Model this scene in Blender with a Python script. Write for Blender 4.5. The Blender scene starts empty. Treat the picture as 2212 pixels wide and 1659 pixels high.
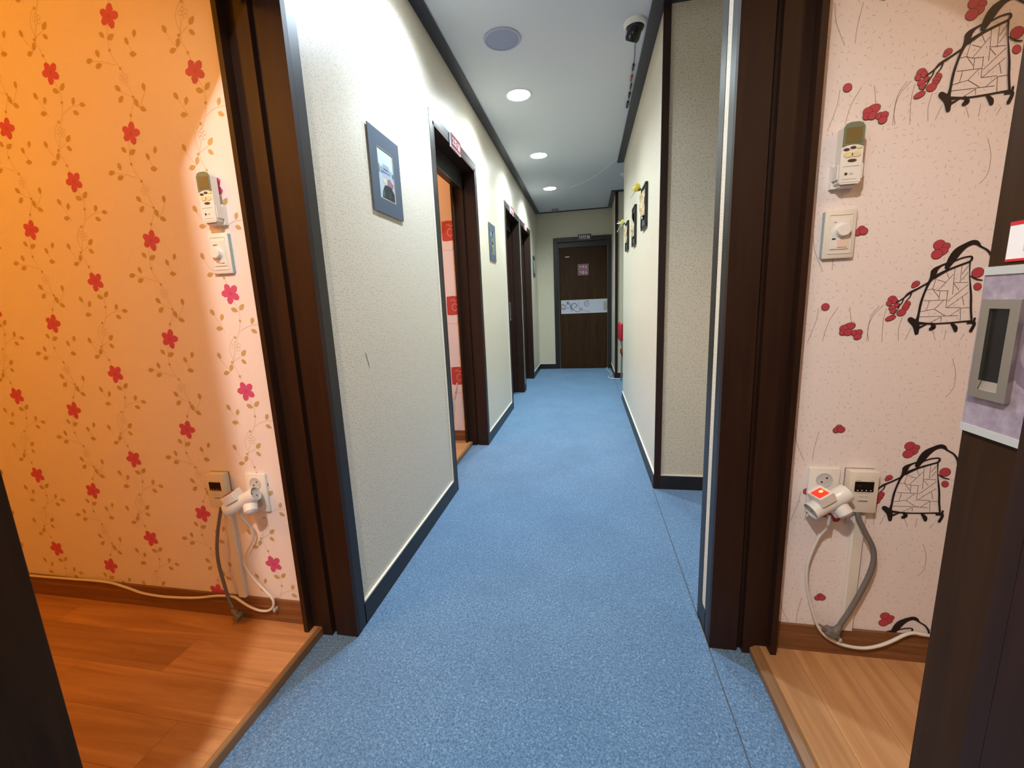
import bpy, bmesh, math, random
from mathutils import Vector, Matrix
random.seed(7)
S = bpy.context.scene
COL = S.collection
PI = math.pi

# ------------------------------------------------------------------ camera
cam_d = bpy.data.cameras.new('camera'); cam = bpy.data.objects.new('camera', cam_d); COL.objects.link(cam)
cam_d.sensor_fit = 'HORIZONTAL'; cam_d.sensor_width = 36.0; cam_d.lens = 14.532
cam_d.shift_x = 0.002906; cam_d.shift_y = -0.004853; cam_d.clip_start = 0.02; cam_d.clip_end = 60
R3 = ((0.982239, 0.008798, 0.18743), (0.182686, 0.183088, -0.965973), (-0.042815, 0.983057, 0.178229))
CAMH = 1.08
cam.matrix_world = Matrix([(*R3[0], 0.0), (*R3[1], 0.0), (*R3[2], CAMH), (0, 0, 0, 1)])
S.camera = cam
# ------------------------------------------------------------------ world, exposure, lights
w = bpy.data.worlds.new('world'); S.world = w; w.use_nodes = True
w.node_tree.nodes['Background'].inputs[0].default_value = (0.5, 0.55, 0.6, 1)
w.node_tree.nodes['Background'].inputs[1].default_value = 0.05
S.view_settings.view_transform = 'Standard'; S.view_settings.look = 'None'
S.view_settings.gamma = 1.0; S.view_settings.use_curve_mapping = False
S.view_settings.exposure = 1.0
LY = (-0.42, 1.84, 3.02, 4.21, 5.40)        # corridor downlights along y
LX = -0.437
CEIL = 2.45
DOWN_W = {0: 76, 1: 58, 2: 53, 3: 53, 4: 66}
DOWN_C = {0: (1.0, 0.90, 0.82), 1: (0.68, 0.83, 1.0), 2: (0.82, 0.97, 1.0), 3: (0.82, 0.98, 1.0), 4: (0.80, 0.98, 1.0)}
def lamp(name, kind, loc, watts, col, size, rot=(0, 0, 0), spot=None, blend=0.4):
    d = bpy.data.lights.new(name, kind); d.energy = watts; d.color = col
    if kind == 'AREA': d.shape = 'DISK'; d.size = size
    else: d.shadow_soft_size = size
    if spot: d.spot_size = spot; d.spot_blend = blend
    o = bpy.data.objects.new(name, d); COL.objects.link(o); o.location = loc; o.rotation_euler = rot
    return o
for i, y in enumerate(LY):
    lamp('downlight_beam', 'SPOT', (LX, y, CEIL - 0.02), DOWN_W[i], DOWN_C[i], 0.035, spot=math.radians(152 if i == 0 else 154), blend=0.35 if i == 0 else 1.0)
ROOM_L = (-1.95, -0.20); ROOM_R = (1.35, 0.15); ROOM_2 = (-1.9, 2.2)
lamp('left_room_light', 'POINT', (ROOM_L[0], ROOM_L[1], 2.22), 17, (1.0, 0.35, 0.006), 0.12)
lamp('right_room_light', 'POINT', (ROOM_R[0], ROOM_R[1], 2.22), 5.5, (1.0, 0.56, 0.25), 0.12)
lamp('second_room_light', 'POINT', (ROOM_2[0], ROOM_2[1], 2.22), 14, (1.0, 0.42, 0.10), 0.12)

# ------------------------------------------------------------------ node helpers and materials
def srgb(r, g, b):
    f = lambda c: (c / 255 / 12.92) if c / 255 <= 0.04045 else ((c / 255 + 0.055) / 1.055) ** 2.4
    return (f(r), f(g), f(b))
class NT:
    def __init__(s, m): s.t = m.node_tree; s.b = s.t.nodes['Principled BSDF']
    def n(s, k, **kw):
        o = s.t.nodes.new(k)
        for a, v in kw.items(): setattr(o, a, v)
        return o
    def l(s, a, b): s.t.links.new(a, b)
    def pos(s, scale=(1, 1, 1), rot=(0, 0, 0), obj=True):
        tc = s.n('ShaderNodeTexCoord'); mp = s.n('ShaderNodeMapping'); mp.inputs['Scale'].default_value = scale; mp.inputs['Rotation'].default_value = rot
        s.l(tc.outputs['Object' if obj else 'Generated'], mp.inputs['Vector']); return mp.outputs[0]
    def noise(s, vec, scale, detail=3, rough=0.55, dist=0.0):
        o = s.n('ShaderNodeTexNoise'); s.l(vec, o.inputs['Vector'])
        o.inputs['Scale'].default_value = scale; o.inputs['Detail'].default_value = detail; o.inputs['Roughness'].default_value = rough; o.inputs['Distortion'].default_value = dist
        return o.outputs['Fac']
    def ramp(s, fac, stops):
        o = s.n('ShaderNodeValToRGB'); s.l(fac, o.inputs[0]); e = o.color_ramp.elements
        while len(e) < len(stops): e.new(0.5)
        for k, (p, c) in zip(e, stops): k.position = p; k.color = (*c, 1) if len(c) == 3 else c
        return o.outputs[0]
    def mix(s, fac, a, b, mode='MIX'):
        o = s.n('ShaderNodeMix', data_type='RGBA', blend_type=mode)
        for i, v in ((0, fac), (6, a), (7, b)):
            if hasattr(v, 'is_output'): s.l(v, o.inputs[i])
            else: o.inputs[i].default_value = v if i == 0 else (*v, 1)
        return o.outputs[2]
    def bump(s, h, strength, dist=0.002):
        o = s.n('ShaderNodeBump'); o.inputs['Strength'].default_value = strength; o.inputs['Distance'].default_value = dist
        s.l(h, o.inputs['Height']); s.l(o.outputs[0], s.b.inputs['Normal'])
MATS = {}
def mat(name, col, rough=0.5, metal=0.0, spec=0.5, emit=None, es=0.0, coat=0.0, alpha=None):
    if name in MATS: return MATS[name]
    m = bpy.data.materials.new(name); m.use_nodes = True; b = m.node_tree.nodes['Principled BSDF']
    b.inputs['Base Color'].default_value = (*col, 1); b.inputs['Roughness'].default_value = rough; b.inputs['Metallic'].default_value = metal
    b.inputs['Specular IOR Level'].default_value = spec; b.inputs['Coat Weight'].default_value = coat
    if emit: b.inputs['Emission Color'].default_value = (*emit, 1); b.inputs['Emission Strength'].default_value = es
    MATS[name] = m; return m
def grained(name, c0, c1, axis, rough=0.4, scale=1.0, spec=0.5, per_object=False, contrast=(0.3, 0.75), bump=0.08):
    m = mat(name, c0, rough, spec=spec); t = NT(m)
    sc = {'x': (0.9, 14, 14), 'y': (14, 0.9, 14), 'z': (14, 14, 0.9)}[axis]
    v = t.pos(tuple(k * scale for k in sc))
    if per_object:
        oi = t.n('ShaderNodeObjectInfo'); mu = t.n('ShaderNodeVectorMath', operation='ADD'); cb = t.n('ShaderNodeCombineXYZ')
        ml = t.n('ShaderNodeMath', operation='MULTIPLY'); ml.inputs[1].default_value = 37.0; t.l(oi.outputs['Random'], ml.inputs[0])
        for i in range(3): t.l(ml.outputs[0], cb.inputs[i])
        t.l(v, mu.inputs[0]); t.l(cb.outputs[0], mu.inputs[1]); v = mu.outputs[0]
    f = t.noise(v, 1.6, 6, 0.6, 1.2)
    c = t.ramp(f, [(contrast[0], c0), (contrast[1], c1)])
    if per_object:
        hs = t.n('ShaderNodeHueSaturation'); mr = t.n('ShaderNodeMapRange'); t.l(oi.outputs['Random'], mr.inputs[0])
        mr.inputs[3].default_value = 0.86; mr.inputs[4].default_value = 1.12; t.l(mr.outputs[0], hs.inputs['Value']); t.l(c, hs.inputs['Color']); c = hs.outputs[0]
    t.l(c, t.b.inputs['Base Color'])
    f2 = t.noise(v, 7, 3); t.bump(f2, bump, 0.001)
    return m
def flecked(name, base, fleck, per_m=85.0, length=0.006, width=0.0022, ang=0.5, spread=0.5, rough=0.5, bump=0.25, amount=0.7, spec=0.4, axes='yz', bscale=190):
    """paper printed with small dashes; axes gives the plane of the wall"""
    m = mat(name, base, rough, spec=spec); t = NT(m)
    tc = t.n('ShaderNodeTexCoord'); sx = t.n('ShaderNodeSeparateXYZ'); t.l(tc.outputs['Object'], sx.inputs[0]); cb = t.n('ShaderNodeCombineXYZ')
    t.l(sx.outputs['XYZ'.index(axes[0].upper())], cb.inputs[0]); t.l(sx.outputs['XYZ'.index(axes[1].upper())], cb.inputs[1])
    sc = t.n('ShaderNodeVectorMath', operation='SCALE'); t.l(cb.outputs[0], sc.inputs[0]); sc.inputs['Scale'].default_value = per_m
    vo = t.n('ShaderNodeTexVoronoi', voronoi_dimensions='2D'); vo.inputs['Scale'].default_value = 1.0; vo.inputs['Randomness'].default_value = 0.9; t.l(sc.outputs[0], vo.inputs['Vector'])
    df = t.n('ShaderNodeVectorMath', operation='SUBTRACT'); t.l(sc.outputs[0], df.inputs[0]); t.l(vo.outputs['Position'], df.inputs[1])
    sp = t.n('ShaderNodeSeparateColor'); t.l(vo.outputs['Color'], sp.inputs[0])
    mr = t.n('ShaderNodeMapRange'); t.l(sp.outputs[0], mr.inputs[0]); mr.inputs[3].default_value = ang - spread; mr.inputs[4].default_value = ang + spread
    ro = t.n('ShaderNodeVectorRotate', rotation_type='Z_AXIS'); t.l(df.outputs[0], ro.inputs['Vector']); t.l(mr.outputs[0], ro.inputs['Angle'])
    an = t.n('ShaderNodeVectorMath', operation='MULTIPLY'); t.l(ro.outputs[0], an.inputs[0]); an.inputs[1].default_value = (2 / (length * per_m), 2 / (width * per_m), 0)
    ln = t.n('ShaderNodeVectorMath', operation='LENGTH'); t.l(an.outputs[0], ln.inputs[0])
    d = t.n('ShaderNodeMapRange'); t.l(ln.outputs['Value'], d.inputs[0]); d.inputs[1].default_value = 1.25; d.inputs[2].default_value = 0.75; d.inputs[3].default_value = 0.0; d.inputs[4].default_value = amount
    g = t.n('ShaderNodeMath', operation='MULTIPLY'); t.l(d.outputs[0], g.inputs[0]); t.l(sp.outputs[1], g.inputs[1])
    c = t.mix(g.outputs[0], base, fleck); t.l(c, t.b.inputs['Base Color'])
    f2 = t.noise(cb.outputs[0], bscale, 2, 0.6); t.bump(f2, bump, 0.0012)
    return m
M_WALL_YZ = flecked('corridor_wallpaper', srgb(224, 214, 194), srgb(150, 138, 118), 105, 0.0065, 0.0026, 0.5, 0.6, 0.40, 0.22, 0.8, 0.5, 'yz')
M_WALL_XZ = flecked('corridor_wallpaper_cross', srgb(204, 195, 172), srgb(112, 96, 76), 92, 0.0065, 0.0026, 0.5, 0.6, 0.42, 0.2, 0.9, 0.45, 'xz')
M_HANJI = flecked('fibre_wallpaper', srgb(234, 224, 222), srgb(150, 130, 128), 62, 0.0085, 0.0012, 0.0, 3.14, 0.5, 0.15, 0.75, 0.35, 'xz')
M_FLORAL = flecked('white_wallpaper', srgb(238, 228, 226), srgb(228, 216, 212), 60, 0.02, 0.0015, 1.57, 0.1, 0.38, 0.1, 0.5, 0.45, 'xz')
M_CEIL = mat('ceiling_paper', srgb(212, 215, 220), 0.55)
t = NT(M_CEIL); t.bump(t.noise(t.pos(), 260, 2), 0.12, 0.001)
M_BLACKWOOD = grained('black_brown_laminate', srgb(26, 21, 19), srgb(36, 28, 24), 'z', 0.40, 1.4, 0.5, bump=0.03)
M_DARK = grained('dark_walnut_laminate', srgb(33, 17, 8), srgb(50, 27, 14), 'z', 0.5, 1.6, 0.3, bump=0.05)
M_DOOR = grained('dark_door_laminate', srgb(42, 25, 10), srgb(66, 42, 19), 'z', 0.5, 1.2, 0.15, bump=0.05)
M_TRIM = mat('dark_ceiling_trim', srgb(31, 34, 56), 0.3)
M_PLANK_X = grained('oak_laminate_crosswise', srgb(162, 110, 66), srgb(204, 154, 104), 'x', 0.32, 1.0, 0.4, True, (0.3, 0.72), 0.03)
M_PLANK_Y = grained('oak_laminate_lengthwise', srgb(160, 110, 68), srgb(210, 164, 114), 'y', 0.30, 1.0, 0.5, True, (0.25, 0.8), 0.03)
M_SKIRT = grained('brown_wood_skirting', srgb(104, 66, 40), srgb(140, 94, 60), 'x', 0.35, 1.6)
M_SILL = grained('oak_sill', srgb(120, 84, 52), srgb(150, 110, 70), 'y', 0.4, 1.6)
M_WHITE = mat('white_plastic', srgb(232, 230, 226), 0.32)
M_CREAM = mat('cream_plastic', srgb(226, 220, 208), 0.36)
M_CAULK = mat('white_caulk', srgb(222, 218, 206), 0.55)
M_BLACK = mat('black_plastic', srgb(14, 14, 15), 0.3)
M_GREYCORD = mat('grey_rubber_cord', srgb(112, 108, 106), 0.5)
M_WHITECORD = mat('white_rubber_cord', srgb(218, 214, 208), 0.45)
M_STEEL = mat('brushed_steel', srgb(190, 186, 178), 0.34, 1.0)
M_CHROME = mat('pin_metal', srgb(200, 200, 200), 0.2, 1.0)
M_RED = mat('red_print', srgb(170, 44, 62), 0.45)
M_SIGNWHITE = mat('white_print', srgb(240, 238, 240), 0.4)
M_DARKVOID = mat('unlit_plaster', srgb(120, 116, 108), 0.8)
def carpet():
    m = mat('blue_carpet', srgb(74, 104, 138), 0.95, spec=0.15); t = NT(m)
    p = t.pos()
    f1 = t.noise(p, 170, 3, 0.7, 0.8); f2 = t.noise(p, 420, 2, 0.7); f3 = t.noise(p, 3.0, 4, 0.6)
    c = t.ramp(f1, [(0.33, srgb(44, 74, 108)), (0.5, srgb(86, 124, 160)), (0.68, srgb(148, 180, 210))])
    c = t.mix(0.38, c, t.ramp(f2, [(0.35, srgb(50, 80, 116)), (0.65, srgb(126, 160, 192))]))
    c = t.mix(t.ramp(f3, [(0.35, (0.20, 0.20, 0.20)), (0.6, (0, 0, 0))]), c, srgb(60, 88, 124))
    t.l(c, t.b.inputs['Base Color']); t.bump(f1, 0.8, 0.004)
    t.b.inputs['Sheen Weight'].default_value = 0.15
    return m
M_CARPET = carpet()
def lilac():
    m = mat('lilac_panel', srgb(158, 146, 160), 0.3); t = NT(m); f = t.noise(t.pos(), 60, 5, 0.7)
    t.l(t.ramp(f, [(0.3, srgb(134, 120, 136)), (0.7, srgb(172, 160, 174))]), t.b.inputs['Base Color']); return m
M_LILAC = lilac()

# ------------------------------------------------------------------ mesh builder
class MB:
    def __init__(s): s.v = []; s.f = []; s.m = []; s.mats = []
    def mi(s, m):
        if m not in s.mats: s.mats.append(m)
        return s.mats.index(m)
    def add(s, vs, fs, m):
        o = len(s.v); s.v += [tuple(p) for p in vs]; i = s.mi(m)
        for f in fs: s.f.append(tuple(k + o for k in f)); s.m.append(i)
        return s
    def box(s, x0, x1, y0, y1, z0, z1, m, xf=None):
        vs = [(x0, y0, z0), (x1, y0, z0), (x1, y1, z0), (x0, y1, z0), (x0, y0, z1), (x1, y0, z1), (x1, y1, z1), (x0, y1, z1)]
        if xf: vs = [xf @ Vector(p) for p in vs]
        return s.add(vs, [(0, 3, 2, 1), (4, 5, 6, 7), (0, 1, 5, 4), (1, 2, 6, 5), (2, 3, 7, 6), (3, 0, 4, 7)], m)
    def rbox(s, x0, x1, y0, y1, z0, z1, m, r=0.003, seg=2, xf=None):
        bm = bmesh.new(); bmesh.ops.create_cube(bm, size=1)
        for v in bm.verts: v.co = Vector(((x0 + x1) / 2 + v.co.x * (x1 - x0), (y0 + y1) / 2 + v.co.y * (y1 - y0), (z0 + z1) / 2 + v.co.z * (z1 - z0)))
        bmesh.ops.bevel(bm, geom=bm.edges[:], offset=r, segments=seg, affect='EDGES', profile=0.5)
        return s.take(bm, m, xf)
    def take(s, bm, m, xf=None):
        bm.verts.index_update(); vs = [(xf @ v.co) if xf else v.co.copy() for v in bm.verts]
        fs = [tuple(v.index for v in f.verts) for f in bm.faces]; bm.free(); return s.add(vs, fs, m)
    def prism(s, poly, z0, z1, m, axis='z', xf=None):
        """poly is a 2D outline; extruded along axis"""
        n = len(poly); k = {'z': lambda a, b, c: (a, b, c), 'y': lambda a, b, c: (a, c, b), 'x': lambda a, b, c: (c, a, b)}[axis]
        vs = [k(a, b, z0) for a, b in poly] + [k(a, b, z1) for a, b in poly]
        if xf: vs = [xf @ Vector(p) for p in vs]
        fs = [tuple(range(n - 1, -1, -1)), tuple(range(n, 2 * n))] + [(i, (i + 1) % n, n + (i + 1) % n, n + i) for i in range(n)]
        return s.add(vs, fs, m)
    def lathe(s, prof, m, n=32, xf=None, caps=True):
        vs = []; fs = []
        for r, z in prof:
            for k in range(n): a = 2 * PI * k / n; vs.append((r * math.cos(a), r * math.sin(a), z))
        for j in range(len(prof) - 1):
            for k in range(n): fs.append((j * n + k, j * n + (k + 1) % n, (j + 1) * n + (k + 1) % n, (j + 1) * n + k))
        if caps: fs.append(tuple(range(n - 1, -1, -1))); fs.append(tuple(range((len(prof) - 1) * n, len(prof) * n)))
        if xf: vs = [xf @ Vector(p) for p in vs]
        return s.add(vs, fs, m)
    def tube(s, pts, r, m, n=8, smooth=4):
        P = spline([Vector(p) for p in pts], smooth) if smooth > 1 else [Vector(p) for p in pts]
        vs = []; fs = []; up = Vector((0, 0, 1)); nrm = None
        for i, p in enumerate(P):
            d = (P[min(i + 1, len(P) - 1)] - P[max(i - 1, 0)]).normalized()
            if nrm is None: nrm = d.cross(up if abs(d.z) < 0.9 else Vector((1, 0, 0))).normalized()
            else: nrm = (nrm - d * nrm.dot(d)).normalized()
            b = d.cross(nrm); rr = r[i * (len(r) - 1) // max(1, len(P) - 1)] if isinstance(r, (list, tuple)) else r
            for k in range(n): a = 2 * PI * k / n; vs.append(p + (nrm * math.cos(a) + b * math.sin(a)) * rr)
        for i in range(len(P) - 1):
            for k in range(n): fs.append((i * n + k, i * n + (k + 1) % n, (i + 1) * n + (k + 1) % n, (i + 1) * n + k))
        fs.append(tuple(range(n - 1, -1, -1))); fs.append(tuple(range((len(P) - 1) * n, len(P) * n)))
        return s.add(vs, fs, m)
    def ball(s, c, rx, ry, rz, m, nu=16, nv=10, xf=None):
        vs = []; fs = []
        for j in range(nv + 1):
            t = PI * j / nv
            for k in range(nu): a = 2 * PI * k / nu; vs.append((c[0] + rx * math.sin(t) * math.cos(a), c[1] + ry * math.sin(t) * math.sin(a), c[2] + rz * math.cos(t)))
        for j in range(nv):
            for k in range(nu): fs.append((j * nu + k, (j + 1) * nu + k, (j + 1) * nu + (k + 1) % nu, j * nu + (k + 1) % nu))
        if xf: vs = [xf @ Vector(p) for p in vs]
        return s.add(vs, fs, m)
    # flat print on a plane whose front looks to -y (u along x, v along z)
    def flat(s, pts, y, m):
        return s.add([(u, y, v) for u, v in pts], [tuple(range(len(pts)))], m)
    def ribbon(s, pts, y, m, width=None, smooth=3):
        P = [Vector((p[0], p[1])) for p in pts]; W = [(p[2] if len(p) > 2 else width) for p in pts]
        if smooth > 1 and len(P) > 2:
            Q = spline([Vector((p.x, p.y, wd)) for p, wd in zip(P, W)], smooth); P = [Vector((q.x, q.y)) for q in Q]; W = [q.z for q in Q]
        vs = []
        for i, p in enumerate(P):
            d = P[min(i + 1, len(P) - 1)] - P[max(i - 1, 0)]
            if d.length < 1e-9: d = Vector((1, 0))
            d.normalize(); n = Vector((-d.y, d.x)) * W[i] / 2
            vs += [(p.x + n.x, y, p.y + n.y), (p.x - n.x, y, p.y - n.y)]
        return s.add(vs, [(2 * i, 2 * i + 1, 2 * i + 3, 2 * i + 2) for i in range(len(P) - 1)], m)
    def ell(s, u, v, a, b, y, m, rot=0.0, n=12):
        c, q = math.cos(rot), math.sin(rot)
        return s.flat([(u + a * math.cos(2 * PI * k / n) * c - b * math.sin(2 * PI * k / n) * q, v + a * math.cos(2 * PI * k / n) * q + b * math.sin(2 * PI * k / n) * c) for k in range(n)], y, m)
    def leaf(s, a, b, y, m, fat=0.42):
        a = Vector(a); b = Vector(b); d = b - a; n = Vector((-d.y, d.x)) * fat
        pts = [a + d * t + n * k for t, k in ((0, 0), (0.15, .62), (0.4, 1), (0.7, .75), (1, 0), (0.7, -.75), (0.4, -1), (0.15, -.62))]
        return s.flat([(p.x, p.y) for p in pts], y, m)
    def text(s, body, u, v, h, y, m, bold=0.0, width=None):
        cu = bpy.data.curves.new('tmp', 'FONT'); cu.body = body; cu.align_x = 'CENTER'; cu.align_y = 'CENTER'; cu.size = 1.0; cu.offset = bold; cu.resolution_u = 3
        o = bpy.data.objects.new('tmp', cu); COL.objects.link(o); dg = bpy.context.evaluated_depsgraph_get(); me = bpy.data.meshes.new_from_object(o.evaluated_get(dg))
        vs = [p.co.copy() for p in me.vertices]; fs = [tuple(p.vertices) for p in me.polygons]
        bpy.data.objects.remove(o); bpy.data.curves.remove(cu); bpy.data.meshes.remove(me)
        if not vs: return s
        x0, x1 = min(p.x for p in vs), max(p.x for p in vs); y0, y1 = min(p.y for p in vs), max(p.y for p in vs)
        k = h / (y1 - y0); kx = (width / (x1 - x0)) if width else k
        return s.add([(u + (p.x - (x0 + x1) / 2) * kx, y, v + (p.y - (y0 + y1) / 2) * k) for p in vs], fs, m)
    def build(s, name, parent=None, smooth=False, loc=None, bevel=0.0):
        me = bpy.data.meshes.new(name); me.from_pydata(s.v, [], s.f)
        for m in s.mats: me.materials.append(m)
        me.polygons.foreach_set('material_index', s.m); me.update()
        if smooth:
            me.polygons.foreach_set('use_smooth', [True] * len(me.polygons))
            try: me.set_sharp_from_angle(angle=math.radians(38))
            except Exception: pass
        o = bpy.data.objects.new(name, me); COL.objects.link(o)
        if parent: o.parent = parent
        if loc: o.location = loc
        return o
def spline(P, n):
    out = []; N = len(P)
    if N < 3: return P
    for i in range(N - 1):
        a, b, c, d = P[max(i - 1, 0)], P[i], P[i + 1], P[min(i + 2, N - 1)]
        for k in range(n):
            t = k / n; out.append(0.5 * ((2 * b) + (c - a) * t + (2 * a - 5 * b + 4 * c - d) * t * t + (3 * b - a - 3 * c + d) * t ** 3))
    out.append(P[-1]); return out
def tag(o, label, cat, group=None, kind=None):
    if label: o['label'] = label
    if cat: o['category'] = cat
    if group: o['group'] = group
    if kind: o['kind'] = kind
    return o
def thing(name, label, cat, loc=(0, 0, 0), rotz=0.0, group=None, kind=None):
    o = bpy.data.objects.new(name, None); COL.objects.link(o); o.empty_display_size = 0.05
    o.location = loc; o.rotation_euler = (0, 0, rotz); return tag(o, label, cat, group, kind)
def dup(root, loc, rotz, label, group=None):
    r = root.copy(); COL.objects.link(r); r.location = loc; r.rotation_euler = (0, 0, rotz); r['label'] = label
    if group: r['group'] = group
    for ch in list(root.children):
        c = ch.copy(); COL.objects.link(c); c.parent = r
        for g in ch.children:
            d = g.copy(); COL.objects.link(d); d.parent = c
    return r
ROT_LEFT, ROT_RIGHT = PI / 2, -PI / 2      # fronts of things hung on the left / right corridor wall

# ------------------------------------------------------------------ the setting
XLW, XLF, XLB = -0.777, -0.767, -0.925
XRW, XRF, XRB = 0.374, 0.364, 0.521
YE = 6.763; Y0 = -2.6; ZT = 2.52; HEAD = 2.0; ZF = 0.03
XP = 1.45                                            # depth of the side passages on the right
def wbox(mb, x0, x1, y0, y1, z0, z1):
    vs = [(x0, y0, z0), (x1, y0, z0), (x1, y1, z0), (x0, y1, z0), (x0, y0, z1), (x1, y0, z1), (x1, y1, z1), (x0, y1, z1)]
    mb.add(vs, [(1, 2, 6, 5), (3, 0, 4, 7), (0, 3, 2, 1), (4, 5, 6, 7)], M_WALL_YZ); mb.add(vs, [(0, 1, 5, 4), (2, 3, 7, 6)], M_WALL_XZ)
def struct(o, label=None): 
    o['kind'] = 'structure'
    if label: o['label'] = label
    return o
# floor: slab with fitted carpet pieces
mb = MB(); mb.box(-3.2, 2.4, Y0, YE + 0.2, -0.12, -0.012, M_DARKVOID)
floor = struct(mb.build('floor'), 'floor of the corridor under blue carpet')
def carpet_piece(poly):
    mb = MB(); mb.prism(poly, -0.012, 0.0, M_CARPET); return mb.build('carpet_piece', floor)
carpet_piece([(-0.772, Y0), (0.3602, Y0), (0.3602, YE), (-0.772, YE)])
for a, b in ((0.30, 1.092), (2.22, 3.003), (4.155, 4.935), (5.095, 5.87)): carpet_piece([(-0.893, a - 0.015), (-0.7725, a - 0.015), (-0.7725, b + 0.015), (-0.893, b + 0.015)])
carpet_piece([(0.3652, 0.40), (0.476, 0.40), (0.476, 1.22), (0.3652, 1.22)])
carpet_piece([(0.3645, 1.345), (XP, 1.345), (XP, 2.344), (0.3645, 2.344)])
carpet_piece([(0.3645, 4.592), (XP, 4.592), (XP, 5.84), (0.3645, 5.84)])
# ceiling
mb = MB(); mb.box(-1.0, 1.6, Y0, YE + 0.15, CEIL, CEIL + 0.08, M_CEIL); ceiling = struct(mb.build('ceiling'), 'white papered corridor ceiling')
def trim(i, x0, x1, y0, y1, label, z=0.012):
    mb = MB(); mb.box(x0, x1, y0, y1, CEIL - z, CEIL, M_TRIM); return struct(mb.build('trim_%d' % i), label)
trim(1, XLW, -0.716, Y0, YE, 'dark flat ceiling trim along the left wall')
trim(2, 0.312, XRW + 0.02, 2.283, 4.65, 'dark flat ceiling trim along the right wall')
trim(3, XRW + 0.02, XP, 2.283, 2.344, 'dark flat ceiling trim over the near side passage')
trim(4, -0.716, 0.316, YE - 0.025, YE, 'thin dark ceiling trim above the end door')
trim(5, 0.316, XRW + 0.02, 5.778, YE, 'dark flat ceiling trim on the far right wall')
trim(6, XRW + 0.02, XP, 5.778, 5.84, 'dark flat ceiling trim in the far side passage')
# left wall with four door openings
LD = [(0.30, 1.092), (2.22, 3.003), (4.155, 4.935), (5.095, 5.87)]
mb = MB(); ys = [Y0]
for a, b in LD: ys += [a - 0.018, b + 0.018]
ys.append(YE)
wbox(mb, -0.885, XLW, ys[0], ys[1], -0.01, ZT); wbox(mb, XLB, XLW, ys[2], 1.25, -0.01, ZT); wbox(mb, -0.885, XLW, 1.25, ys[3], -0.01, ZT)
for i in (4, 6, 8): wbox(mb, XLB, XLW, ys[i], ys[i + 1], -0.01, ZT)
for a, b in LD: wbox(mb, XLB, XLW, a - 0.018, b + 0.018, HEAD + 0.018, ZT)
M_STREAK = mat('pale_streak', srgb(236, 236, 232), 0.4)  # thin whitish streaks laid flat on the left wall face
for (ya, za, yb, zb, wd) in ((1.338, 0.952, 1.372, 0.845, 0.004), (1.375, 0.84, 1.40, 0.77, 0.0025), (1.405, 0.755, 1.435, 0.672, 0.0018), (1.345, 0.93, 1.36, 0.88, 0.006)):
    mb.add([(XLW + 0.0004, ya - wd / 2, za), (XLW + 0.0004, ya + wd / 2, za), (XLW + 0.0004, yb + wd / 2, zb), (XLW + 0.0004, yb - wd / 2, zb)], [(0, 1, 2, 3)], M_STREAK)
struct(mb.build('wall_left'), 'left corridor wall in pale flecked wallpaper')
# right walls
mb = MB(); wbox(mb, XRW, 0.485, Y0, 0.396, -0.01, ZT); wbox(mb, XRW, XRB, 0.396, 1.224, HEAD + 0.018, ZT)
wbox(mb, XRW, 0.53, 1.224, 1.343, -0.01, ZT); wbox(mb, 0.3652, XRW, 1.2665, 1.3045, 0.087, ZT); struct(mb.build('wall_right_near'), 'narrow right wall strip between door casing and side passage')
mb = MB(); wbox(mb, XRW, XP, 2.344, 4.592, -0.01, ZT); struct(mb.build('wall_right'), 'right corridor wall block with cross face, in pale flecked wallpaper')
mb = MB(); wbox(mb, XRW, XP, 5.84, YE, -0.01, ZT); struct(mb.build('wall_right_far'), 'short right wall beside the end door')
mb = MB(); wbox(mb, XP, XP + 0.1, 1.343, 2.344, -0.01, ZT); wbox(mb, XP, XP + 0.1, 4.592, 5.84, -0.01, ZT); struct(mb.build('wall_passage'), 'back walls of the two side passages')
mb = MB(); wbox(mb, -1.0, -0.455, YE, YE + 0.12, -0.01, ZT); wbox(mb, 0.33, XP + 0.1, YE, YE + 0.12, -0.01, ZT); wbox(mb, -0.455, 0.33, YE, YE + 0.12, HEAD, ZT)
struct(mb.build('wall_end'), 'end wall of the corridor around the closed door')
mb = MB(); wbox(mb, -1.0, XP, Y0 - 0.1, Y0, -0.01, ZT); struct(mb.build('wall_back'), 'wall behind the viewer')
# corner posts
def post(i, x0, x1, y0, y1, label):
    mb = MB(); mb.box(x0, x1, y0, y1, 0, CEIL - 0.001, M_DARK); struct(mb.build('trim_%d' % i), label)
post(7, 0.367, 0.402, 2.333, 2.3435, 'dark wooden post on the corner of the near side passage')
post(8, 0.367, 0.403, 5.829, 5.8395, 'dark wooden post on the corner of the far side passage')
mb = MB(); mb.prism([(XRF, 1.305), (XRF, 1.353), (0.42, 1.353), (0.42, 1.343), (XRW, 1.343), (XRW, 1.305)], 0, CEIL - 0.001, M_BLACKWOOD); struct(mb.build('trim_9'), 'dark corner trim wrapped around the narrow wall strip')
mb = MB(); mb.box(0.3644, 0.3651, 1.2664, 1.2715, 0.087, CEIL - 0.001, M_CAULK); struct(mb.build('trim_13'), 'white caulk line beside the near right casing')
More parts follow.
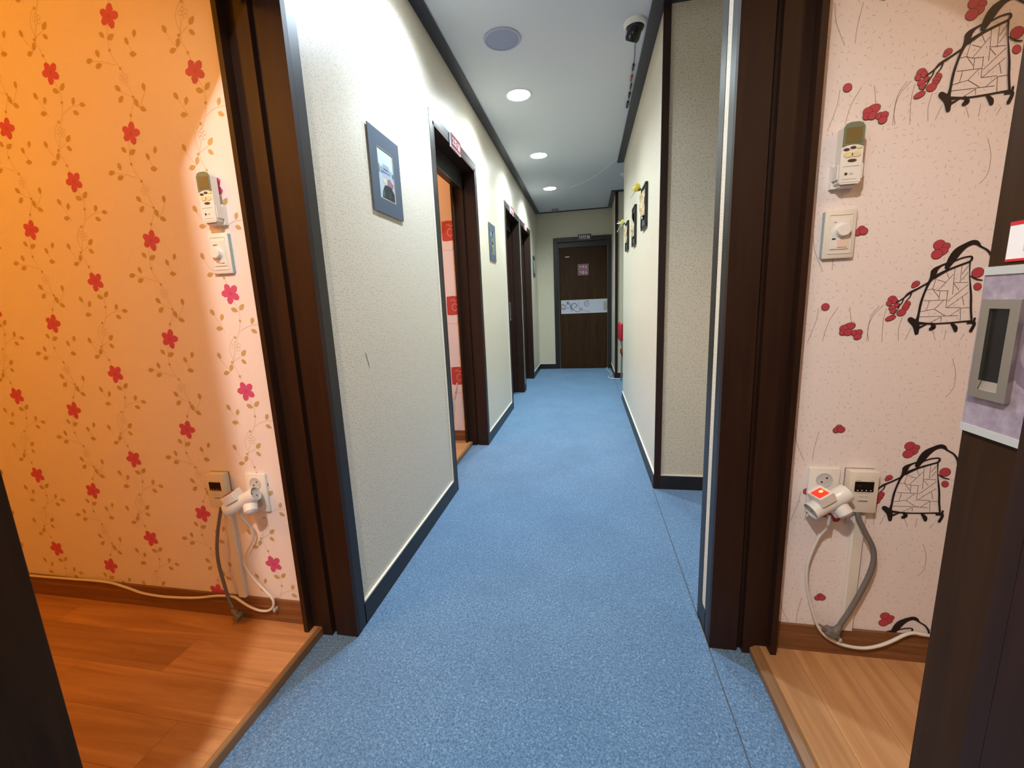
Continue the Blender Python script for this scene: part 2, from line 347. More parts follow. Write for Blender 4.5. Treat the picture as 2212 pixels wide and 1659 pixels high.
# baseboards
def base(name, label, segs):
    e = thing(name, label, None, kind='structure')
    for (x0, x1, y0, y1, c) in segs:
        mb = MB(); mb.box(x0, x1, y0, y1, 0.0, 0.08, M_BLACKWOOD); mb.build('board', e)
        mb = MB(); mb.box(*c, 0.08, 0.086, M_CAULK); mb.build('caulk', e)
base('baseboard_left', 'black baseboard along the left wall with white top edge', [(XLW, XLF, a, b, (XLW, XLF - 0.002, a, b)) for a, b in ((1.147, 2.155), (3.063, 4.095), (5.93, YE))])
base('baseboard_right', 'black baseboard along the right wall with white top edge', [(XRF, XRW, a, b, (XRF + 0.002, XRW, a, b)) for a, b in ((1.261, 1.305), (2.345, 4.59), (5.841, YE))] +
     [(0.402, XP, y - 0.01, y - 0.0005, (0.402, XP, y - 0.008, y - 0.0005)) for y in (2.344, 5.84)])
base('baseboard_end', 'short black baseboard left of the end door', [(XLF, -0.518, YE - 0.01, YE - 0.0005, (XLF, -0.518, YE - 0.008, YE - 0.0005))])

# ------------------------------------------------------------------ doors
def swirls(mb, x0, x1, z0, z1, y, m, rnd):
    """printed scrolls on a door band"""
    def spiral(cx, cz, r, turns, a0, s, wd):
        pts = []
        n = int(14 * turns)
        for k in range(n + 1):
            t = k / n; a = a0 + s * 2 * PI * turns * t; q = r * (1 - 0.8 * t)
            pts.append((cx + q * math.cos(a), cz + q * math.sin(a), 1.5 * wd * (1 - 0.5 * t)))
        mb.ribbon(pts, y, m, smooth=2)
    W = x1 - x0; H = z1 - z0; c = (z0 + z1) / 2
    spiral(x0 + 0.05 * W, c + 0.06 * H, 0.26 * H, 1.2, -0.6, -1, 0.012)
    spiral(x0 + 0.30 * W, c + 0.05 * H, 0.33 * H, 1.1, 4.4, -1, 0.012)
    spiral(x0 + 0.57 * W, c + 0.18 * H, 0.26 * H, 1.4, 1.0, 1, 0.008)
    spiral(x0 + 0.45 * W, c - 0.22 * H, 0.14 * H, 1.2, 2.0, 1, 0.008)
    spiral(x0 + 0.15 * W, c + 0.32 * H, 0.11 * H, 1.1, 0.3, 1, 0.008)
    mb.ribbon([(x0 + 0.12 * W, c + 0.42 * H), (x0 + 0.20 * W, c + 0.05 * H), (x0 + 0.23 * W, c - 0.42 * H)], y, m, 0.009)
    mb.ribbon([(x0 + 0.10 * W, c + 0.1 * H), (x0 + 0.16 * W, c - 0.15 * H), (x0 + 0.22 * W, c + 0.1 * H), (x0 + 0.17 * W, c + 0.3 * H), (x0 + 0.10 * W, c + 0.1 * H)], y, m, 0.007)
    mb.ribbon([(x0 + 0.27 * W, c - 0.2 * H), (x0 + 0.33 * W, c - 0.40 * H), (x0 + 0.42 * W, c - 0.42 * H)], y, m, 0.009)
    mb.ribbon([(x0 + 0.40 * W, c + 0.42 * H), (x0 + 0.38 * W, c + 0.1 * H), (x0 + 0.41 * W, c - 0.3 * H)], y, m, 0.006)
    mb.ribbon([(x0 + 0.50 * W, c - 0.3 * H), (x0 + 0.56 * W, c - 0.42 * H), (x0 + 0.62 * W, c - 0.42 * H)], y, m, 0.006)
M_SCROLL = mat('grey_scroll_print', srgb(108, 108, 122), 0.35)
M_STRIP = mat('silver_strip', srgb(205, 208, 206), 0.35, 0.3)
def leaf_parts(root, x0, x1, z0, z1, hs, th=0.035, edge_in=0.025, silver=False):
    """sliding leaf in the plane y=0 (front -y) under root: panel, band (> strips), handle (> grip)"""
    mb = MB(); mb.rbox(x0, x1, 0, th, z0, z1, M_DOOR, 0.0015, 1); mb.build('leaf', root)
    bx0, bx1 = (x0 + edge_in, x1 - 0.002) if hs > 0 else (x0 + 0.002, x1 - edge_in)
    mb = MB(); mb.box(bx0, bx1, -0.0025, 0.001, 0.897, 1.09, mat('silver_lilac_panel', srgb(186, 186, 200), 0.3) if silver else M_LILAC)
    swirls(mb, bx0, bx1, 0.897, 1.09, -0.003, M_SCROLL, None) if hs > 0 else swirls(mb, bx0 + 0.05, bx1 + 0.05, 0.897, 1.09, -0.003, mat('faint_scroll_print', srgb(122, 108, 124), 0.35), None)
    band = mb.build('band', root)
    for a, b in ((0.887, 0.897), (1.09, 1.10)):
        mb = MB(); mb.box(bx0, bx1, -0.004, 0.001, a, b, M_STRIP); mb.build('strip', band)
    hx = (x1 - 0.036) if hs > 0 else (x0 + 0.036)
    mb = MB(); z0_, z1_ = 0.936, 1.06
    for q in ((hx - 0.025, hx - 0.013, z0_, z1_), (hx + 0.013, hx + 0.025, z0_, z1_), (hx - 0.013, hx + 0.013, z0_, z0_ + 0.011), (hx - 0.013, hx + 0.013, z1_ - 0.011, z1_)):
        mb.box(q[0], q[1], -0.0085, -0.0026, q[2], q[3], M_STEEL)
    h = mb.build('handle', root)
    mb = MB(); mb.box(hx - 0.013, hx + 0.013, -0.0045, -0.0026, z0_ + 0.011, z1_ - 0.011, M_STEEL if silver else M_BLACK)
    mb.prism([(-0.0045, z0_ + 0.011), (-0.0075, z0_ + 0.011), (-0.0045, z0_ + 0.022)], hx - 0.0125, hx + 0.0125, M_CHROME, 'x'); mb.build('grip', h)
def frame(name, label, sgn, y0, y1, near_depth=0.172, near_pocket=False):
    F = 0.767 if sgn < 0 else 0.364
    e = thing(name, label, None, kind='structure'); X = lambda t: sgn * (F + t)
    def poly(pts, z0, z1, nm, m=M_DARK):
        mb = MB(); P = [(X(a), b) for a, b in pts]
        if sgn < 0: P = P[::-1]
        mb.prism(P, z0, z1, m); return mb.build(nm, e)
    poly([(0.0, y1), (0.078, y1), (0.078, y1 + 0.013), (0.092, y1 + 0.013), (0.092, y1 - 0.006), (0.157, y1 - 0.006), (0.157, y1 + 0.018), (0.0, y1 + 0.018)], 0, HEAD, 'jamb')
    poly([(0.157, y1 - 0.036), (0.172, y1 - 0.036), (0.172, y1 + 0.018), (0.157, y1 + 0.018)], 0.028, HEAD, 'door_stop')
    d = 0.10 if near_pocket else 0.172
    poly([(0.0, y0 - 0.018), (d, y0 - 0.018), (d, y0), (0.0, y0)], 0, HEAD, 'jamb')
    poly([(0.0, y0), (0.172, y0), (0.172, y1), (0.0, y1)], HEAD, HEAD + 0.018, 'head')
    poly([(0.088, y0), (0.132, y0), (0.132, y1 - 0.037), (0.088, y1 - 0.037)], 1.885, HEAD, 'track_cover', M_BLACKWOOD)
    for a, b in ((y1 + 0.0185, y1 + 0.06), (y0 - 0.065, y0 - 0.0185)):
        poly([(0.0, a), (0.0095, a), (0.0095, b), (0.0, b)], 0, HEAD + 0.06, 'casing', M_DARK if (near_pocket and a < 0.5) else M_BLACKWOOD)
    poly([(0.0, y0 - 0.0185), (0.0095, y0 - 0.0185), (0.0095, y1 + 0.0185), (0.0, y1 + 0.0185)], HEAD + 0.0181, HEAD + 0.06, 'casing', M_BLACKWOOD)
    if y0 > 1.5:
        poly([(0.002, y0 - 0.07), (0.0095, y0 - 0.07), (0.0095, y0 - 0.0652), (0.002, y0 - 0.0652)], 0.086, HEAD + 0.06, 'caulk', M_CAULK)
    return e
d1 = frame('door_1', 'near left doorway with dark stepped jamb, sliding door pushed open, orange room behind', -1, *LD[0], near_pocket=True)
d2 = frame('door_2', 'second left doorway, open, with the first red room sign above it', -1, *LD[1], near_pocket=True)
d3 = frame('door_3', 'third left doorway, deep and dark, after the second picture', -1, *LD[2])
d4 = frame('door_4', 'fourth left doorway, nearest the end wall', -1, *LD[3])
d5 = frame('door_5', 'near right doorway with dark stepped jamb, sliding door pushed open, pink room behind', 1, 0.414, 1.206, near_pocket=True)
def leaf_child(e, sgn, face, ya, yb, zb=0.035):
    hs = 1 if sgn < 0 else -1; w_ = (yb - ya) / 2
    rot = ROT_LEFT if sgn < 0 else ROT_RIGHT
    before = set(bpy.data.objects)
    leaf_parts(e, -w_, w_, zb, 1.99, hs)
    for o in set(bpy.data.objects) - before:
        if o.parent is e: o.location = (sgn * face, (ya + yb) / 2, 0); o.rotation_euler = (0, 0, rot)
leaf_child(d1, -1, 0.90, 0.452 - 0.82, 0.452)
leaf_child(d5, 1, 0.50, 0.645 - 0.83, 0.645)
leaf_child(d2, -1, 0.90, 2.24 - 0.80, 2.24)
for e, (a, b) in ((d3, LD[2]), (d4, LD[3])): leaf_child(e, -1, 0.90, a + 0.001, b - 0.008, 0.005)
# end door
d6 = thing('door_6', 'closed dark wooden door with silver scroll band at the end of the corridor', None, kind='structure')
mb = MB(); mb.box(-0.517, -0.45, YE - 0.012, YE + 0.09, 0, 2.057, M_BLACKWOOD); mb.build('casing', d6)
mb = MB(); mb.box(0.322, 0.3735, YE - 0.012, YE + 0.09, 0, 2.057, M_BLACKWOOD); mb.build('casing', d6)
mb = MB(); mb.box(-0.45, 0.322, YE - 0.012, YE + 0.09, 1.99, 2.057, M_BLACKWOOD); mb.build('casing', d6)
mb = MB(); mb.box(-0.45, 0.322, YE + 0.025, YE + 0.09, 1.91, 1.99, M_BLACKWOOD); mb.build('track_cover', d6)
e0 = set(bpy.data.objects)
leaf_parts(d6, -0.375, 0.375, 0.004, 1.905, 1, silver=True)
for o in set(bpy.data.objects) - e0:
    if o.parent is d6: o.location = (-0.063, YE + 0.04, 0)
mb = MB(); mb.box(-0.335, -0.27, YE + 0.0385, YE + 0.0395, 1.764, 1.774, M_SIGNWHITE); mb.build('tape', d6)

# ------------------------------------------------------------------ rooms beside the corridor
def planks(root, x0, x1, y0, y1, along, wd, ln, m):
    a0, a1, b0, b1 = (x0, x1, y0, y1) if along == 'x' else (y0, y1, x0, x1)
    b = b1; row = 0
    while b > b0 + 0.01:
        bb = max(b - wd, b0); a = a1 + [0.0, 0.62, 0.31, 0.83][row % 4] * ln
        while a > a0 + 0.01:
            s0, s1 = max(a - ln, a0), min(a, a1)
            if s1 - s0 > 0.02:
                mb = MB(); g = 0.0004
                q = (s0 + g, s1 - g, bb + g, b - g) if along == 'x' else (bb + g, b - g, s0 + g, s1 - g)
                mb.box(*q, 0.012, ZF, m); mb.build('plank', root)
            a -= ln
        b = bb; row += 1
def room(nm, lab, x0, x1, y0, y1, along, m):
    mb = MB(); mb.box(x0, x1, y0, y1, -0.005, 0.0115, M_SILL); f = struct(mb.build('floor'), lab); planks(f, x0, x1, y0, y1, along, 0.122, 0.98, m)
    mb = MB(); mb.box(x0 - 0.02, x1 + 0.02, y0 - 0.02, y1 + 0.02, 2.38, 2.43, M_CEIL); struct(mb.build('ceiling'), 'ceiling of the ' + nm)
    return f
def plain_wall(nm, lab, x0, x1, y0, y1, m, z0=-0.01, z1=2.42):
    mb = MB(); mb.box(x0, x1, y0, y1, z0, z1, m); return struct(mb.build(nm), lab)
YWL, YWR, YW2 = 1.10, 1.212, 3.03
room('orange lit left room', 'oak laminate floor of the orange lit left room', -3.0, -0.907, -1.0, YWL, 'x', M_PLANK_X)
room('pink right room', 'oak laminate floor of the right room', 0.502, 2.3, -1.0, YWR, 'y', M_PLANK_Y)
room('second left room', 'oak laminate floor seen through the second left doorway', -2.9, -0.907, 1.25, YW2, 'x', M_PLANK_X)
plain_wall('wall_left_room_far', 'far side wall of the left room', -3.1, -3.0, -1.0, YWL, M_FLORAL)
plain_wall('wall_left_room_near', 'near wall of the left room', -3.1, XLB, -1.1, -1.0, M_FLORAL)
plain_wall('wall_right_room_far', 'far side wall of the right room', 2.3, 2.4, -1.0, YWR, M_HANJI)
plain_wall('wall_right_room_near', 'near wall of the right room', XRB, 2.4, -1.1, -1.0, M_HANJI)
plain_wall('wall_second_room_far', 'far side wall of the second left room', -3.0, -2.9, 1.25, YW2, M_FLORAL)
plain_wall('wall_second_room_near', 'near wall of the second left room', -3.0, -0.95, 1.205, 1.25, M_FLORAL)
# sills
mb = MB(); mb.prism([(-0.893, 0.0), (-0.893, 0.027), (-0.897, 0.031), (-0.9065, 0.031), (-0.9065, 0.0)], 0.30, 1.091, M_SILL, 'y'); struct(mb.build('trim_10'), 'oak edge strip between carpet and left room floor')
mb = MB(); mb.prism([(0.476, 0.0), (0.476, 0.022), (0.492, 0.0315), (0.5015, 0.0315), (0.5015, 0.0)], 0.42, 1.199, M_SILL, 'y'); struct(mb.build('trim_11'), 'oak edge strip between carpet and right room floor')
mb = MB(); mb.prism([(-0.893, 0.0), (-0.893, 0.027), (-0.897, 0.031), (-0.9065, 0.031), (-0.9065, 0.0)], 2.221, 2.996, M_SILL, 'y'); struct(mb.build('trim_12'), 'oak edge strip in the second left doorway')
# skirtings of the rooms
def skirt(nm, lab, x0, x1, y):
    e = thing(nm, lab, None, kind='structure')
    mb = MB(); mb.prism([(y - 0.013, ZF), (y - 0.013, ZF + 0.015), (y - 0.011, ZF + 0.022), (y - 0.012, ZF + 0.05), (y - 0.009, ZF + 0.056), (y - 0.009, ZF + 0.08), (y - 0.0005, ZF + 0.08), (y - 0.0005, ZF)], x0, x1, M_SKIRT, 'x'); mb.build('board', e)
skirt('baseboard_left_room', 'brown wooden skirting of the left room', -3.0, -0.942, YWL)
skirt('baseboard_right_room', 'brown wooden skirting of the right room', 0.54, 2.3, YWR)
skirt('baseboard_second_room', 'brown wooden skirting seen through the second left doorway', -2.9, -0.942, YW2)

# ------------------------------------------------------------------ printed wallpapers (flat print lies on the wall mesh)
VINE_A= {'p': [(-100, 200), (150, 140), (190, -110), (-50, -200), (-230, 10)], 'l': [[(-70, -440), (170, -540)], [(220, -500), (410, -320)], [(-810, -430), (-690, -640)], [(-400, -590), (-490, -800)], [(-710, -1030), (-460, -1030)], [(650, -730), (560, -940)], [(520, -1100), (730, -1200)], [(810, -940), (1030, -990)], [(-810, -1770), (-730, -1990)], [(40, -1890), (230, -1710)], [(10, -2010), (180, -2150)], [(-350, -2150), (-460, -2370)], [(-720, -2450), (-480, -2390)]], 's': [(180, -820), (-90, -1320), (-340, -2090), (-140, -2540)], 'o': (-90, -1600), 'v': [[(60, -220), (190, -510), (180, -820), (110, -1090), (0, -1330), (-110, -1470)], [(-170, -1760), (-290, -2090), (-250, -2290), (-140, -2540), (-70, -2760)], [(100, -1160), (300, -1050), (540, -970), (910, -950)], [(-730, -2000), (-600, -2190), (-460, -2370)], [(-690, -640), (-580, -820), (-460, -1030), (-430, -1140)], [(-340, -2090), (10, -1920)], [(-150, -1330), (-320, -1550), (-350, -1780), (-280, -2010)]]}
VINE_B= {'p': [(60, 190), (210, 0), (40, -210), (-210, -110), (-190, 120)], 'l': [[(-440, -330), (-290, -500)], [(-200, -550), (50, -450)], [(400, -580), (470, -790)], [(770, -430), (690, -630)], [(450, -1010), (700, -1040)], [(-670, -740), (-610, -960)], [(-1090, -1010), (-840, -970)], [(-800, -1190), (-550, -1120)], [(-250, -1720), (-80, -1900)], [(-220, -2170), (-20, -2010)], [(730, -1770), (730, -2000)], [(340, -2130), (430, -2380)], [(470, -2380), (690, -2490)]], 's': [(-200, -820), (50, -1320), (310, -2090), (110, -2550)], 'o': (110, -1580), 'v': [[(-120, -220), (-200, -550), (-200, -820), (-110, -1080), (50, -1320), (120, -1430)], [(180, -1740), (310, -2090), (230, -2340), (110, -2550), (40, -2770)], [(-870, -1010), (-500, -1080), (-80, -1220)], [(470, -790), (570, -980)], [(730, -2000), (610, -2190), (450, -2380)], [(-80, -1900), (120, -2010), (310, -2090)]]}
LAN_S= [[(470, 1380, 111), (560, 1590, 177), (650, 1740, 177), (790, 1860, 118), (920, 1920, 111), (1010, 1900, 96), (1090, 1820, 44), (1240, 1720, 44), (1340, 1570, 52), (1360, 1440, 30)], [(200, 1180, 111), (220, 1310, 126), (330, 1410, 52), (460, 1470, 44)], [(570, 1490, 30), (740, 1570, 37), (920, 1600, 37), (950, 1540, 52), (910, 1480, 44), (760, 1420, 44), (520, 1320, 52), (370, 1240, 67), (220, 1140, 81)], [(210, 1280, 148), (180, 1140, 89), (130, 1010, 59), (70, 800, 48), (20, 530, 55), (0, 230, 55), (-20, 90, 92)], [(140, 1040, 44), (-60, 910, 44), (-260, 790, 55), (-360, 680, 33), (-500, 580, 33)], [(-210, 780, 33), (-240, 680, 26), (-310, 600, 18)], [(-360, 670, 26), (-390, 560, 26), (-460, 470, 22)], [(-440, 460, 18), (-520, 300, 15), (-580, 250, 15)], [(920, 1470, 37), (950, 1180, 22), (1000, 910, 37), (1050, 640, 48), (1080, 380, 48), (1130, 100, 48)], [(-10, 50, 74), (330, 20, 37), (680, 30, 37), (930, 50, 37), (1140, 60, 48)], [(-160, 140, 126), (-30, 10, 155), (10, -200, 89)], [(0, -90, 74), (190, 0, 22)], [(310, 20, 67), (360, -60, 104), (300, -110, 81)], [(730, 10, 59), (810, -90, 104), (830, -160, 81)], [(1060, 10, 44), (1200, 10, 67), (1150, -180, 74)], [(1180, -10, 52), (1190, 120, 52)], [(970, 1140, 22), (1100, 1060, 33), (1220, 1030, 26)]]
LAN_T= [[(640, 1350), (660, 980), (670, 720)], [(780, 1420), (790, 1000)], [(650, 1000), (950, 990)], [(300, 1210), (240, 870)], [(310, 1090), (490, 1020)], [(480, 1260), (550, 1110)], [(630, 1200), (350, 820)], [(110, 850), (240, 870), (350, 820), (560, 810)], [(240, 870), (390, 670)], [(400, 820), (400, 590)], [(90, 590), (570, 590)], [(590, 400), (980, 750)], [(660, 980), (790, 820)], [(560, 830), (570, 400)], [(570, 400), (870, 400)], [(200, 590), (170, 360)], [(10, 320), (330, 380), (500, 580)], [(330, 380), (570, 210)], [(20, 200), (850, 200)], [(280, 50), (500, 180)], [(500, 180), (510, 60)], [(680, 200), (880, 380), (1080, 390)], [(880, 380), (910, 70)], [(920, 1230), (810, 1050)], [(910, 1390), (800, 1190)], [(880, 650), (940, 440)], [(590, 560), (960, 940)]]
LAN_F= [(250, 1910, 122, 111), (400, 1870, 81, 74), (330, 1750, 126, 89), (230, 1690, 118, 111), (1120, 1210, 122, 118), (1160, 880, 74, 89), (-130, 1010, 81, 67), (-170, 960, 52, 44), (-600, 650, 96, 89), (-540, 610, 67, 67), (-660, 560, 59, 67), (-480, 500, 63, 52), (-580, 440, 74, 67), (-550, 360, 67, 59), (-260, 530, 67, 67), (-290, 460, 74, 74), (-310, 400, 67, 52), (-370, 320, 100, 81), (-590, 190, 118, 59), (-1500, 0, 155, 96), (-1610, -40, 96, 89), (-1620, -140, 81, 74), (-1500, -140, 96, 81), (-1350, -160, 81, 74), (-1250, -150, 74, 74), (-1280, -260, 89, 74), (-2080, 530, 89, 89), (-1450, 2400, 81, 67), (-1510, 2320, 74, 74), (-1390, 2340, 89, 81)]
LAN_G= [[(-2230, 510), (-2260, 170), (-2420, -380)], [(-1780, 510), (-1970, 130), (-2070, -360)], [(-1520, 510), (-1450, 110)], [(-780, 510), (-980, 260), (-1060, -70), (-1010, -390)], [(-860, 510), (-1030, 210), (-1060, -390)], [(-700, 430), (-740, 110), (-710, -420)], [(-330, 210), (-380, -70), (-350, -390)], [(-110, -70), (-210, -380)], [(350, -140), (450, -400)], [(640, -130), (630, -400)], [(-2490, 2340), (-2430, 1940), (-2210, 1430)], [(-1910, 2270), (-1990, 1780), (-2000, 1450)], [(1040, -250), (970, -410)], [(870, -880), (980, -1230), (980, -1630), (840, -1860)]]
M_PETAL = mat('pink_flower_print', srgb(205, 84, 128), 0.5); M_PETALC = mat('pink_flower_core', srgb(194, 76, 118), 0.5)
M_LEAFP = mat('tan_leaf_print', srgb(196, 168, 112), 0.45, 0.0); M_VINE = mat('tan_vine_print', srgb(206, 182, 140), 0.45)
def vine(mb, cx, cz, D, y):
    q = 1e-4; T = lambda p: (cx + p[0] * q, cz + p[1] * q)
    for v in D['v']: mb.ribbon([T(p) for p in v], y, M_VINE, 0.0011, 3)
    for a, b in D['l']: mb.leaf(T(a), T(b), y - 0.0001, M_LEAFP, 0.30)
    for s_ in D['s']:
        u, v = T(s_); n = 10
        mb.flat([(u + (0.0062 if k % 2 == 0 else 0.003) * math.cos(2 * PI * k / n + 0.5), v + (0.0062 if k % 2 == 0 else 0.003) * math.sin(2 * PI * k / n + 0.5)) for k in range(n)], y - 0.0001, M_LEAFP)
    u, v = T(D['o'])
    for k in range(5):
        a = 2 * PI * k / 5 + 0.4; c0, c1 = u + 0.0095 * math.cos(a), v + 0.0095 * math.sin(a)
        mb.ribbon([(c0 + 0.006 * math.cos(2 * PI * j / 8), c1 + 0.006 * math.sin(2 * PI * j / 8)) for j in range(9)], y, M_VINE, 0.0009, 1)
    for k in range(5): pass
    for pi_, p in enumerate(D['p']):
        a = math.atan2(p[1], p[0]); r = 0.0172
        n = 14; pts = []
        for j in range(n):
            t = 2 * PI * j / n; ra, rb = 0.0148 * (1 + 0.05 * ((j % 2) * 2 - 1)), 0.0108 * (1 + 0.05 * ((j % 2) * 2 - 1))
            x, z = ra * math.cos(t), rb * math.sin(t); pts.append((cx + math.cos(a) * (r + x) - math.sin(a) * z, cz + math.sin(a) * (r + x) + math.cos(a) * z))
        mb.flat(pts, y - 0.0002 - pi_ * 2e-5, M_PETAL)
    mb.ell(cx, cz, 0.0065, 0.0065, y - 0.00034, M_PETALC)
mb = MB(); mb.box(-3.0, XLB, YWL, YWL + 0.09, -0.01, 2.42, M_FLORAL)
for x, ph, D in ((-1.058, 0.243, VINE_A), (-1.309, 0.113, VINE_B), (-1.554, 0.304, VINE_A), (-1.769, 0.177, VINE_B), (-2.014, 0.229, VINE_A), (-2.262, 0.12, VINE_B), (-2.50, 0.27, VINE_A), (-2.745, 0.16, VINE_B)):
    for k in range(0, 8):
        z = ph + 0.3013 * k
        if 0.06 < z < 2.34: vine(mb, x, z, D, YWL - 0.0003)
struct(mb.build('wall_left_room'), 'wall of the left room papered with pink flowers on tan vines')
M_INK = mat('black_ink_print', srgb(30, 24, 26), 0.5); M_INKTHIN = mat('grey_ink_print', srgb(92, 78, 78), 0.5)
M_PLUM = mat('plum_blossom_print', srgb(182, 66, 80), 0.5); M_GRASS = mat('brown_grass_print', srgb(150, 124, 118), 0.5)
mb = MB(); mb.box(0.53, 2.3, YWR, YWR + 0.131, -0.01, 2.42, M_HANJI); q = 1e-4
for dx in (0.0, 0.53, 1.06):
    for k in (-2, -1, 0, 1, 2):
        ox, oz = 0.81 + dx - 0.004 * k * 0 + (0.004 * k if dx == 0 else 0), 0.985 + 0.5085 * k; y = YWR - 0.0003
        T = lambda p: (ox + p[0] * q, oz + p[1] * q)
        ok = lambda ps: all(0.545 < a < 2.28 and 0.06 < b < 2.36 for a, b in ps)
        for g in LAN_G:
            P = [T(p) for p in g]
            if ok(P): mb.ribbon(P, y, M_GRASS, 0.0011, 4)
        for gi, g in enumerate(LAN_T):
            P = [T(p) for p in g]
            if ok(P): mb.ribbon(P, y - 0.0001 - gi * 1e-5, M_INKTHIN, 0.0011, 1)
        for fi, (a, b, ra, rb) in enumerate(LAN_F):
            u, v = T((a, b))
            if ok([(u, v)]):
                mb.ell(u, v, (ra + 10) * q, (rb + 10) * q, y - 0.0002 - fi * 4e-5, M_INK, 0.4); mb.ell(u, v + 0.0003, ra * q, rb * q, y - 0.00022 - fi * 4e-5, M_PLUM, 0.4)
        for si, s_ in enumerate(LAN_S):
            ys_ = y - 0.0014 - si * 3e-5
            P = [(*T(p), p[2] * q) for p in s_]
            if ok([(a, b) for a, b, _ in P]):
                mb.ribbon(P, ys_, M_INK, None, 4)
                for e_ in (P[0], P[-1]): mb.ell(e_[0], e_[1], e_[2] * 0.5, e_[2] * 0.5, ys_ + (1e-5 if e_ is P[0] else -1e-5), M_INK, 0, 10)
struct(mb.build('wall_right_room'), 'wall of the right room papered with ink lanterns and red plum blossom')
M_STAMP = mat('red_stamp_print', srgb(196, 70, 66), 0.5); M_STAMPL = mat('pale_stamp_line', srgb(232, 196, 176), 0.5)
mb = MB(); mb.box(-2.9, XLB, YW2, YW2 + 0.05, -0.01, 2.42, M_FLORAL)
for cx in (-0.99, -1.27, -1.55, -1.83, -2.11, -2.39):
    for k in range(4):
        cz = 0.55 + 0.537 * k + (0.268 if int(round((cx + 0.99) / -0.28)) % 2 else 0)
        if cz > 2.3: continue
        y = YW2 - 0.0003; mb.flat([(cx - 0.05, cz - 0.068), (cx - 0.02, cz - 0.072), (cx + 0.05, cz - 0.067), (cx + 0.048, cz), (cx + 0.051, cz + 0.068), (cx, cz + 0.071), (cx - 0.049, cz + 0.067), (cx - 0.051, cz)], y, M_STAMP)
        mb.ribbon([(cx + 0.012 + 0.022 * math.cos(2 * PI * j / 12), cz - 0.012 + 0.026 * math.sin(2 * PI * j / 12)) for j in range(13)], y - 0.0001, M_STAMPL, 0.003, 1)
        mb.ribbon([(cx - 0.02, cz + 0.035), (cx + 0.0, cz + 0.045), (cx + 0.02, cz + 0.03), (cx + 0.035, cz + 0.045)], y - 0.0001, M_STAMPL, 0.003)
        mb.ribbon([(cx + 0.03, cz - 0.072), (cx + 0.034, cz - 0.10), (cx + 0.026, cz - 0.13)], y, M_VINE, 0.006)
        mb.ribbon([(cx - 0.06, cz - 0.135), (cx + 0.06, cz - 0.135)], y, M_GRASS, 0.0014, 1)
struct(mb.build('wall_second_room'), 'wall seen through the second left doorway, papered with red stamp squares')

# ------------------------------------------------------------------ ceiling things
M_LENS = mat('lit_lens', (1, 1, 1), 0.4, emit=(0.93, 1.0, 1.0), es=16.0)
lens_names = ['round downlight above and behind the viewer', 'round downlight overhead just before the round speaker',
              'lit round downlight nearest the camera, first beyond the grey speaker', 'lit round downlight in the middle of the row of three', 'lit round downlight farthest along, nearest the end door']
first = None
for i, y in enumerate(LY):
    if first is None:
        t_ = thing('ceiling_downlight', lens_names[i], 'downlight', (LX, y, CEIL), 0, 'corridor ceiling downlights'); first = t_
        mb = MB(); mb.lathe([(0.088, 0.0), (0.087, -0.004), (0.078, -0.006), (0.074, -0.003), (0.074, 0.0)], M_WHITE, 40, caps=False); mb.build('rim', t_, True)
        mb = MB(); mb.lathe([(0.0735, -0.0005), (0.073, -0.003), (0.04, -0.0045), (0.002, -0.005)], M_LENS, 40); mb.build('lens', t_, True)
    else: dup(first, (LX, y, CEIL), 0, lens_names[i])
t_ = thing('ceiling_speaker', 'round blue-grey speaker grille in the ceiling before the lights', 'speaker', (-0.426, 2.416, CEIL))
M_GRILLE = mat('speaker_grille', srgb(150, 156, 184), 0.55); tn = NT(M_GRILLE); tn.bump(tn.noise(tn.pos(), 900, 1), 0.3, 0.001)
mb = MB(); mb.lathe([(0.098, 0.0), (0.097, -0.006), (0.09, -0.009), (0.086, -0.006), (0.086, 0.0)], mat('speaker_rim', srgb(176, 180, 200), 0.45), 48, caps=False); mb.build('rim', t_, True)
mb = MB(); mb.lathe([(0.0855, -0.001), (0.085, -0.005), (0.04, -0.008), (0.001, -0.0085)], M_GRILLE, 48); mb.build('grille', t_, True)
t_ = thing('security_camera', 'white based dome camera with dark lens by the right trim', 'camera', (0.25, 2.46, CEIL))
mb = MB(); mb.lathe([(0.056, 0.0), (0.056, -0.012), (0.05, -0.022), (0.045, -0.024), (0.045, -0.01)], M_WHITE, 36, caps=False); mb.build('base', t_, True)
mb = MB(); mb.ball((0, 0, -0.018), 0.0445, 0.0445, 0.036, M_BLACK, 24, 12); mb.build('dome', t_, True)
mb = MB(); X_ = Matrix.Translation((-0.008, -0.01, -0.055)) @ Matrix.Rotation(0.5, 4, 'X') @ Matrix.Rotation(0.3, 4, 'Y')
mb.lathe([(0.028, 0.03), (0.036, 0.01), (0.036, -0.02), (0.03, -0.032), (0.016, -0.034)], mat('camera_gloss', srgb(9, 13, 16), 0.15), 24, X_); mb.build('lens_housing', t_, True)
t_ = thing('camera_cable', 'dark cable with plug connectors along the right ceiling trim', 'cable', (0.27, 2.6, CEIL))
P = [(-0.005, -0.10, -0.004), (0.0, 0.05, -0.003), (0.012, 0.2, -0.003), (0.014, 0.31, -0.003), (0.018, 0.42, -0.004), (0.026, 0.6, -0.003), (0.026, 0.78, -0.003)]
mb = MB(); mb.tube(P, 0.0018, M_BLACK, 6, 4); mb.build('wire', t_, True)
